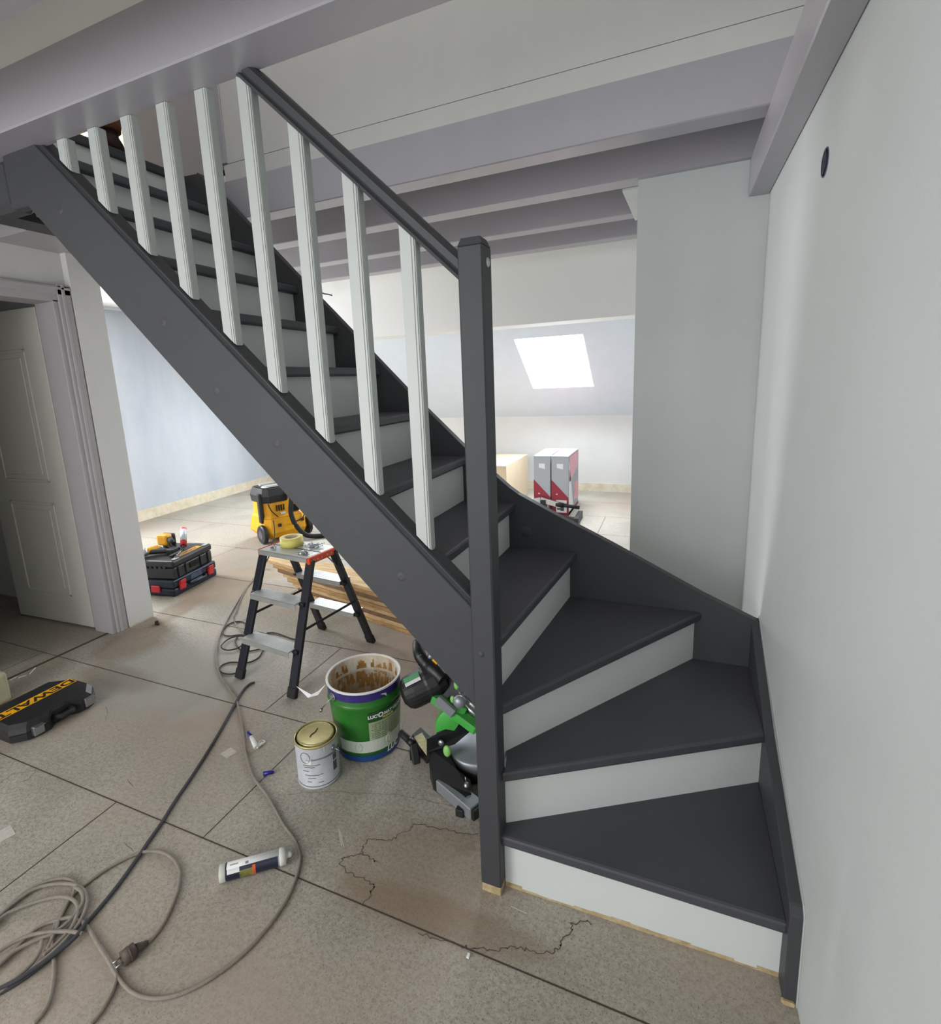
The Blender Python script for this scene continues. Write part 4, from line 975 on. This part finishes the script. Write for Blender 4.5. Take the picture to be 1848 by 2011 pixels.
# small things on the floor
p = G(502, 1466); nz = thing('sealant_nozzle', 'white angled plastic nozzle with a blue tip on the floor', 'nozzle', tuple(p))
b = MB(); a = G(504, 1468, .012); c = G(492, 1446, .030); b.cyl(a, c, .012, 12, .007); b.bar(a, G(517, 1458, .008), .012, .006); b.tube([G(514, 1458, .008)+Vector((.012*math.cos(t), .012*math.sin(t), 0)) for t in [2*PI*i/12 for i in range(13)]], .003, 6); part('nozzle_body', b, 'paper', nz)
b = MB(); b.cyl(c, G(487, 1437, .040), .0085, 12, .005); part('nozzle_tip', b, 'bluecap', nz)
b = MB(); a = G(517, 1520, .008); c = G(538, 1515, .008); b.cyl(a, c, .0085, 12, .007); single('tube_stopper', b, 'bluecap', 'small dark blue plastic stopper lying by a floor joint', 'stopper')
b = MB(); c = G(308, 1226, .0); b.prism([c+Vector((-.02, .0, .002)), c+Vector((.0, -.012, .002)), c+Vector((.035, -.008, .002)), c+Vector((.02, .006, .002))], (0, 0, .008)); b.box(c.x-.012, c.x+.004, c.y-.005, c.y+.012, 0, .022, .002); single('black_clip', b, 'blackp', 'small black plastic clip on the floor beside the pillar', 'clip')
b = MB(); c = G(920, 1878); b.box(c.x-.004, c.x+.004, c.y-.007, c.y+.006, 0, .005, .001); single('plaster_crumb', b, 'boxwhite', 'tiny white crumb on the bare floor in front of the stairs', 'crumb')
for i, (u, v, u2, v2, lab) in enumerate([(20, 1336, 33, 1329, 'white splinter nearest the pale block by the door threshold'), (36, 1331, 52, 1326, 'thin white splinter in the middle of three by the door threshold'), (58, 1324, 70, 1311, 'upright looking white splinter farthest along the door threshold')]):
    b = MB(); b.bar(G(u, v, .003), G(u2, v2, .005), .004, .003); single('splinter', b, 'boxwhite', lab, 'splinter', 'splinters by the door threshold')

# ================================================================== TOOL CASES by the pillar
oc = Vector((-3.415, 2.525, 0)); az = math.atan2(.49, -.075)
TC = Matrix.Translation(oc) @ Matrix.Rotation(az, 4, 'Z')       # x along the visible long side, y away to the left
bs = thing('blue_tool_case', 'dark blue tool case with red latches, bottom of the stack by the pillar', 'case', tuple(oc), az)
b = MB(); b.box(.0, .47, 0, .37, .0, .062, .012, TC, 2); b.box(.0, .47, 0, .37, .064, .128, .012, TC, 2); part('case_shell', b, 'navy', bs)
for x in (.085, .395): 
    b = MB(); b.box(x-.032, x+.032, -.014, .004, .035, .105, .006, TC); b.box(x-.028, x+.028, -.020, -.010, .085, .112, .004, TC); part('latch', b, 'red', bs, 'red latch')
b = MB(); b.box(-.014, .004, .12, .20, .03, .085, .006, TC); part('latch', b, 'red', bs, 'red latch')
b = MB(); b.tube([TC @ Vector(p) for p in ((.155, .0, .06), (.16, -.022, .05), (.32, -.022, .05), (.325, 0, .06))], .010, 8, False); part('carry_handle', b, 'navy', bs)
b = MB(); b.box(.18, .30, -.003, 0, .072, .110, 0, TC); M['platelab'] = mat('plate_label', (92, 104, 134), .5, col2=(40, 50, 80), scale=60); part('label_plate', b, 'platelab', bs)
b = MB(); b.box(-.002, 0, .25, .30, .02, .115, 0, TC); part('white_label', b, 'boxwhite', bs)
TD = TC @ Matrix.Translation((.025, .0, .128)) @ Matrix.Rotation(math.radians(3), 4, 'Z')
bt = thing('black_tool_case', 'black tool case with yellow label and grey corners on top of the blue case', 'case', tuple(TD.translation), az+math.radians(3))
b = MB(); b.box(0, .44, .0, .36, 0.001, .092, .010, TD, 2); b.box(-.006, .446, -.006, .366, .094, .148, .014, TD, 2); bb = part('case_shell', b, 'blackp', bt)
b = MB()
for k in range(7): b.box(-.010, -.002, .06+k*.04, .085+k*.04, .088, .106, .002, TD)
for x in (.05, .13, .30, .39): b.box(x-.010, x+.010, -.010, .002, .01, .09, .003, TD)
part('case_rib', b, 'blackp', bb)
b = MB(); b.box(.17, .27, -.008, .0, .035, .075, .003, TD); part('handle_recess', b, 'black', bt)
b = MB()
for x in (.03, .37): b.box(x, x+.05, .004, .035, .147, .154, .003, TD)
part('corner_pad', b, 'alu', bt, 'grey corner pads')
b = MB(); b.box(.10, .36, .02, .075, .148, .151, .001, TD); lb = part('yellow_label', b, 'yellow', bt, 'yellow lettered label')
b = MB(); b.box(.13, .20, .035, .05, .151, .1518, 0, TD); b.box(.23, .32, .035, .045, .151, .1518, 0, TD); b.box(.12, .34, .058, .061, .151, .1518, 0, TD); part('label_print', b, 'blackp', lb)
def Tt(p): return TD @ Vector(p)
zt_ = .149
# cordless drill lying on the case
dr = thing('cordless_tool', 'yellow and black cordless drill lying at the left end of the black case', 'drill', tuple(Tt((.10, .30, zt_))))
b = MB(); b.cyl(Tt((.02, .33, zt_+.035)), Tt((.06, .315, zt_+.035)), .034, 18); b.cyl(Tt((.06, .315, zt_+.035)), Tt((.17, .26, zt_+.04)), .030, 16, .026); part('motor_body', b, 'yellow', dr)
b = MB(); b.cyl(Tt((.062, .314, zt_+.036)), Tt((.092, .300, zt_+.036)), .0325, 18); b.cyl(Tt((.17, .26, zt_+.04)), Tt((.19, .25, zt_+.04)), .022, 14, .012); part('collar_ring', b, 'alu', dr)
b = MB(); b.tube([Tt((.10, .29, zt_+.03)), Tt((.13, .22, zt_+.03)), Tt((.16, .15, zt_+.025))], .020, 10); part('pistol_grip', b, 'blackp', dr)
b = MB(); b.box(.13, .21, .10, .16, zt_, zt_+.045, .006, TD); part('battery_pack', b, 'blackp', dr)
im = thing('impact_driver', 'upright yellow and black battery tool standing behind the drill', 'drill', tuple(Tt((.27, .27, zt_))))
b = MB(); b.box(.235, .31, .23, .33, zt_+.035, zt_+.125, .018, TD, 2); part('motor_body', b, 'yellow', im)
b = MB(); b.box(.295, .335, .225, .335, zt_+.001, zt_+.12, .012, TD, 2); part('battery_pack', b, 'blackp', im)
b = MB(); b.cyl(Tt((.26, .225, zt_+.085)), Tt((.24, .17, zt_+.06)), .026, 14, .014); b.tube([Tt((.26, .25, zt_+.05)), Tt((.25, .20, zt_+.02)), Tt((.235, .13, zt_+.018))], .014, 8); part('pistol_grip', b, 'blackp', im)
cg = thing('adhesive_cartridge', 'red and white cartridge propped up on the black tool case', 'tube', tuple(Tt((.30, .14, zt_))))
b = MB(); p0 = Tt((.255, .10, zt_+.035)); p1 = Tt((.40, .20, zt_+.13)); b.cyl(p0, p1, .024, 18); part('tube_body', b, 'red', cg)
b = MB(); dq = (p1-p0).normalized(); b.cyl(p0+dq*.05, p1-dq*.02, .0246, 18); part('tube_label', b, 'canlab', cg)
b = MB(); b.cyl(p0-dq*.03, p0, .008, 10, .016); b.cyl(p0-dq*.05, p0-dq*.03, .004, 8, .008); part('tube_nozzle', b, 'blackp', cg)
b = MB(); b.bar(Tt((.25, .04, zt_+.008)), Tt((.09, .015, zt_+.010)), .008, .006); b.bar(Tt((.09, .015, zt_+.010)), Tt((.06, .03, zt_+.008)), .008, .006); single('chrome_lever', b, 'steel', 'bent chrome lever lying on the front of the black case', 'lever')
b = MB(); b.bar(Tt((.20, .085, zt_+.012)), Tt((.07, .075, zt_+.012)), .022, .018, bev=.004); b.bar(Tt((.20, .085, zt_+.010)), Tt((.09, .045, zt_+.008)), .016, .012, bev=.003); single('black_pliers', b, 'cast', 'black pliers lying between the drill and the cartridge', 'pliers')

# ================================================================== VACUUM CLEANER
wl = Vector((-3.665, 3.80, 0)); wr_ = Vector((-3.50, 4.19, 0)); va = math.atan2((wr_-wl).y, (wr_-wl).x)
TV = Matrix.Translation(wl) @ Matrix.Rotation(va, 4, 'Z'); VW = (wr_-wl).length
vc = thing('vacuum_cleaner', 'yellow workshop vacuum cleaner with black top and hose on the far floor', 'vacuum cleaner', tuple(wl), va)
def V(p): return TV @ Vector(p)
b = MB()
def vring(x0, x1, y0, y1, z, c): return [V(p) for p in ((x0+c, y0, z), (x1-c, y0, z), (x1, y0+c, z), (x1, y1-c, z), (x1-c, y1, z), (x0+c, y1, z), (x0, y1-c, z), (x0, y0+c, z))]
b.loft([vring(.02, VW-.0, .0, .40, .045, .04), vring(-.02, VW+.03, -.02, .42, .10, .05), vring(.0, VW+.0, .0, .40, .24, .05)], smooth=False); part('lower_tank', b, 'yellow', vc)
b = MB(); b.loft([vring(.0, VW+.01, .005, .40, .242, .05), vring(.015, VW-.02, .02, .38, .27, .05), vring(.02, VW-.05, .03, .36, .41, .05)]); up_ = part('upper_tank', b, 'yellow', vc)
b = MB(); b.loft([vring(.005, VW-.13, .02, .37, .40, .05), vring(.0, VW-.12, .0, .38, .47, .05), vring(.02, VW-.16, .03, .34, .545, .04)]); b.box(-.028, .01, .06, .12, .20, .50, .01, TV); b.box(.03, VW-.19, .08, .28, .545, .552, .003, TV)
tp_ = part('motor_head', b, 'blackp', vc)
b = MB(); b.loft([vring(.04, VW-.20, .06, .16, .552, .02), vring(.05, VW-.21, .07, .15, .565, .02)]); b.box(.06, VW-.22, .20, .24, .55, .575, .006, TV); part('carry_handle', b, 'alu', tp_)
for x in (.0, VW): 
    b = MB(); T_ = Matrix.Translation(V((x+(-.030 if x == 0 else .030), .05, .095))) @ Matrix.Rotation(va, 4, 'Z') @ Matrix.Rotation(PI/2, 4, 'Y')
    b.lathe([(0, -.022), (.085, -.022), (.095, -.014), (.095, .014), (.085, .022), (0, .022)], 28, T=T_, smooth=False)
    wh = part('wheel', b, 'blackp', vc); b = MB()
    b.lathe([(0, -.024), (.045, -.0245)], 20, T=T_); b.lathe([(0, .0245), (.045, .024)], 20, T=T_); part('hub_cap', b, 'grayprint', wh)
b = MB(); b.tube([V(p) for p in ((.30, .02, .52), (.285, -.03, .50), (.255, -.05, .40), (.235, -.06, .27), (.26, -.09, .15), (.32, -.16, .05), (.42, -.22, .025), (.60, -.30, .025), (.85, -.30, .025), (1.1, -.22, .025))], .024, 10); hs = part('suction_hose', b, 'rubber', vc)
a, c_ = V((.66, -.305, .025)), V((.70, -.305, .025)); b = MB(); b.cyl(a, c_, .027, 14); part('hose_band', b, 'card', hs)
b = MB(); b.tube([V(p) for p in ((.04, .01, .40), (.06, .0, .33), (.12, -.01, .255))], .006, 6); part('power_cord', b, 'cordb', vc); b = MB(); b.tube([V(p) for p in ((.40, -.0, .32), (.40, -.02, .24), (.36, -.03, .19), (.30, -.03, .18), (.26, -.04, .19))], .006, 6); part('power_cord', b, 'cordb', vc); b = MB(); b.tube([V(p) for p in ((.06, -.02, .235), (.05, -.05, .15), (.02, -.09, .08), (-.02, -.10, .01), (.03, -.20, .006))], .005, 6); part('power_cord', b, 'cordb', vc)
b = MB(); b.box(.28, .36, .002, .02, .275, .35, .004, TV); part('filter_window', b, 'black', up_)
b = MB()
for k in range(4): b.box(.12+k*.025, .128+k*.025, .004, .02, .31, .37, 0, TV)
part('vent_slot', b, 'cordb', up_)
b = MB(); b.box(.16, .21, .0, .012, .272, .295, .001, TV); b.box(.385, .415, -.002, .02, .29, .33, .001, TV); part('info_label', b, 'boxwhite', up_)
b = MB(); b.box(.11, .14, -.023, -.01, .155, .185, .001, TV); b.box(.36, .39, -.022, -.01, .165, .195, .001, TV); part('quarter_mark', b, 'cordb', vc)

# ================================================================== STACKED BOARDS under the stairs
wd_a = math.radians(-13)
dirw = Vector((math.cos(wd_a), math.sin(wd_a), 0)); nw_ = Vector((-dirw.y, dirw.x, 0))
F0 = Vector((-1.62, 2.605, 0))             # a point on the lower front edge of the stack
names = ['lowest', 'second from the floor', 'third from the floor', 'fourth from the floor', 'fifth from the floor', 'fourth from the top', 'third from the top', 'second from the top', 'topmost']
for k in range(9):
    s0 = -.78-.055*k-(.10 if k == 8 else 0); s1 = 1.15+random.uniform(-.04, .04); yo = random.uniform(-.004, .004)+(.0 if k < 8 else -.004)
    z0 = .0005+k*.0262
    b = MB(); P = [F0+dirw*s0+nw_*yo, F0+dirw*s1+nw_*yo, F0+dirw*s1+nw_*(yo+.15), F0+dirw*s0+nw_*(yo+.15)]
    b.prism([(p.x, p.y, z0) for p in P], (0, 0, .0245), .002)
    single('wooden_board', b, ['wood', 'wood2', 'wood3', 'wood2', 'wood', 'wood2', 'wood3', 'wood', 'wood2'][k], 'old wooden board in the front pile behind the ladder, %s' % names[k], 'board', 'stacked boards behind the ladder')
for k in range(7):
    s0 = -.55-.06*k; z0 = .0005+k*.0262
    b = MB(); P = [F0+dirw*s0+nw_*.165, F0+dirw*1.1+nw_*.165, F0+dirw*1.1+nw_*.30, F0+dirw*s0+nw_*.30]
    b.prism([(p.x, p.y, z0) for p in P], (0, 0, .0245), .002)
    single('wooden_board', b, ['wood2', 'wood', 'wood3'][k % 3], 'old wooden board in the rear pile behind the front boards, %s' % ['lowest', 'second from the floor', 'third from the floor', 'middle one', 'third from the top', 'second from the top', 'topmost'][k], 'board', 'stacked boards behind the ladder')

# ================================================================== BOXES in the far room
def carton(cx0, cx1, y0, y1, h, lab, left):
    t = thing('tall_carton', lab, 'box', ((cx0+cx1)/2, (y0+y1)/2, 0), 0, 'grey and red cartons')
    b = MB(); b.box(cx0, cx1, y0, y1, 0, h, .003); part('carton_body', b, 'boxgrey', t)
    o = .0015
    b = MB(); b.poly([(cx0, y0-o, 0), (cx1, y0-o, 0), (cx1, y0-o, h*.30), (cx0, y0-o, h*.60)])
    b.poly([(cx1+o, y0, 0), (cx1+o, y1, 0), (cx1+o, y1, h*.05), (cx1+o, y0, h*.05)]); part('red_print', b, 'boxred', t)
    b = MB(); b.poly([(cx0+.06, y0-o, h*.80), (cx1-.06, y0-o, h*.78), (cx1-.06, y0-o, h*.87), (cx0+.06, y0-o, h*.87)])
    for k in range(3): b.box(cx0+.05, cx1-.12, y0-o*1.5, y0-o, h*(.36+.03*k)-.12*.2*k, h*(.365+.03*k)-.12*.2*k, 0)
    part('carton_label', b, 'boxwhite', t)
    b = MB(); b.poly([(cx0+.05, y0-o*1.5, .03), (cx1-.02, y0-o*1.5, .03), (cx1-.02, y0-o*1.5, .17), (cx0+.05, y0-o*1.5, .17)]); part('carton_label', b, 'boxwhite', t)
    b = MB(); b.box(cx0+.06, cx0+.10, y0-o*2, y0-o*1.6, .06, .08, 0); b.box(cx1-.09, cx1-.05, y0-o*2, y0-o*1.6, .05, .10, 0)
    for k in range(4): b.box(cx0+.06, cx1-.12, y0-o*2, y0-o*1.6, h*(.55+.05*k), h*(.553+.05*k), 0)
    part('label_print', b, 'grayprint', t)
    b = MB(); b.box(cx0, cx1, y0+.1, y1-.1, h, h+.001, 0); part('pink_tape', b, 'pink', t)
    b = MB(); b.box(cx0+.02, cx1-.06, y0+.02, y0+.14, h+.001, h+.003, 0); b.box(cx0+.06, cx1-.02, y1-.16, y1-.03, h+.001, h+.003, 0); part('top_flap', b, 'boxwhite', t)
    if not left:
        b = MB(); b.poly([(cx1+o, y0, .0), (cx1+o, y1*.5+y0*.5, 0), (cx1+o, y0+.02, h*.9), (cx1+o, y0, h*.9)]); part('white_print', b, 'boxwhite', t)
        b = MB(); b.poly([(cx1+o, y0+.05, h*.97), (cx1+o, y1-.05, h*.97), (cx1+o, y1-.05, h*.70), (cx1+o, y0+.05, h*.55)]); b.poly([(cx1+o, y1-.30, .1), (cx1+o, y1-.03, .1), (cx1+o, y1-.03, .3), (cx1+o, y1-.25, .3)]); part('pink_print', b, 'pink', t)
g1 = G(1083, 1011); g2 = G(1117, 1012); wB = g2.x-g1.x; yb_ = (g1.y+g2.y)/2
hB = GY(1117, 896, yb_).z
carton(g1.x, g2.x, yb_, yb_+.62, hB, 'tall grey and dark red carton nearer the roof window wall, right one of the pair', False)
carton(g1.x-wB-.012, g1.x-.012, yb_, yb_+.62, hB, 'tall grey and dark red carton, left one of the pair', True)
k1 = G(996, 1003); hC = GY(996, 915, k1.y).z
cbx = thing('cardboard_box', 'brown cardboard box with taped top left of the tall cartons', 'box', (k1.x-.35, k1.y+.4, 0))
b = MB(); b.box(k1.x-.75, k1.x, k1.y, k1.y+.95, 0, hC, .004); part('box_body', b, 'card', cbx)
b = MB(); b.box(k1.x-.75, k1.x, k1.y+.42, k1.y+.50, hC, hC+.001, 0); b.box(k1.x-.7, k1.x-.03, k1.y+.05, k1.y+.12, hC, hC+.001, 0); part('box_tape', b, 'cardtop', cbx)
b = MB(); b.box(k1.x-.12, k1.x-.06, k1.y-.001, k1.y, hC*.5, hC*.62, 0); part('box_label', b, 'boxwhite', cbx)
# low metal stand in front of the cartons
sa_ = G(1062, 1005, .03); sb2 = G(1128, 1020, .03)
ms = thing('roller_stand', 'low metal stand with black grip lying in front of the tall cartons', 'stand', tuple(G(1100, 1022)))
b = MB(); b.bar(sa_, sb2, .035, .035); part('base_bar', b, 'cast', ms)
pa_ = G(1131, 1024, .035); pb_ = G(1140, 1008, .035); b = MB(); b.bar(pa_, pb_, .05, .06, bev=.004); part('cross_foot', b, 'blackp', ms)
p0 = G(1042, 990, .05); p1 = Vector((sa_.x+.02, sa_.y, .27)); gA = GY(1062, 981, sa_.y-.02); gB = GY(1096, 991, sa_.y-.02); gC = GY(1138, 997, sa_.y-.02); gD = GY(1035, 985, sa_.y-.02)
b = MB(); b.bar(gD, gA, .03, .05); b.bar(gA, gB, .03, .055); part('side_arm', b, 'alu', ms)
b = MB(); b.cyl(gB, gC, .020, 12); b.cyl(gB-(gC-gB)*.1, gB+(gC-gB)*.25, .026, 12); part('grip', b, 'rubber', ms)
b = MB(); b.bar((gA.x+.03, gA.y, .045), (gA.x+.03, gA.y, gA.z), .06, .05); part('upright', b, 'cast', ms)
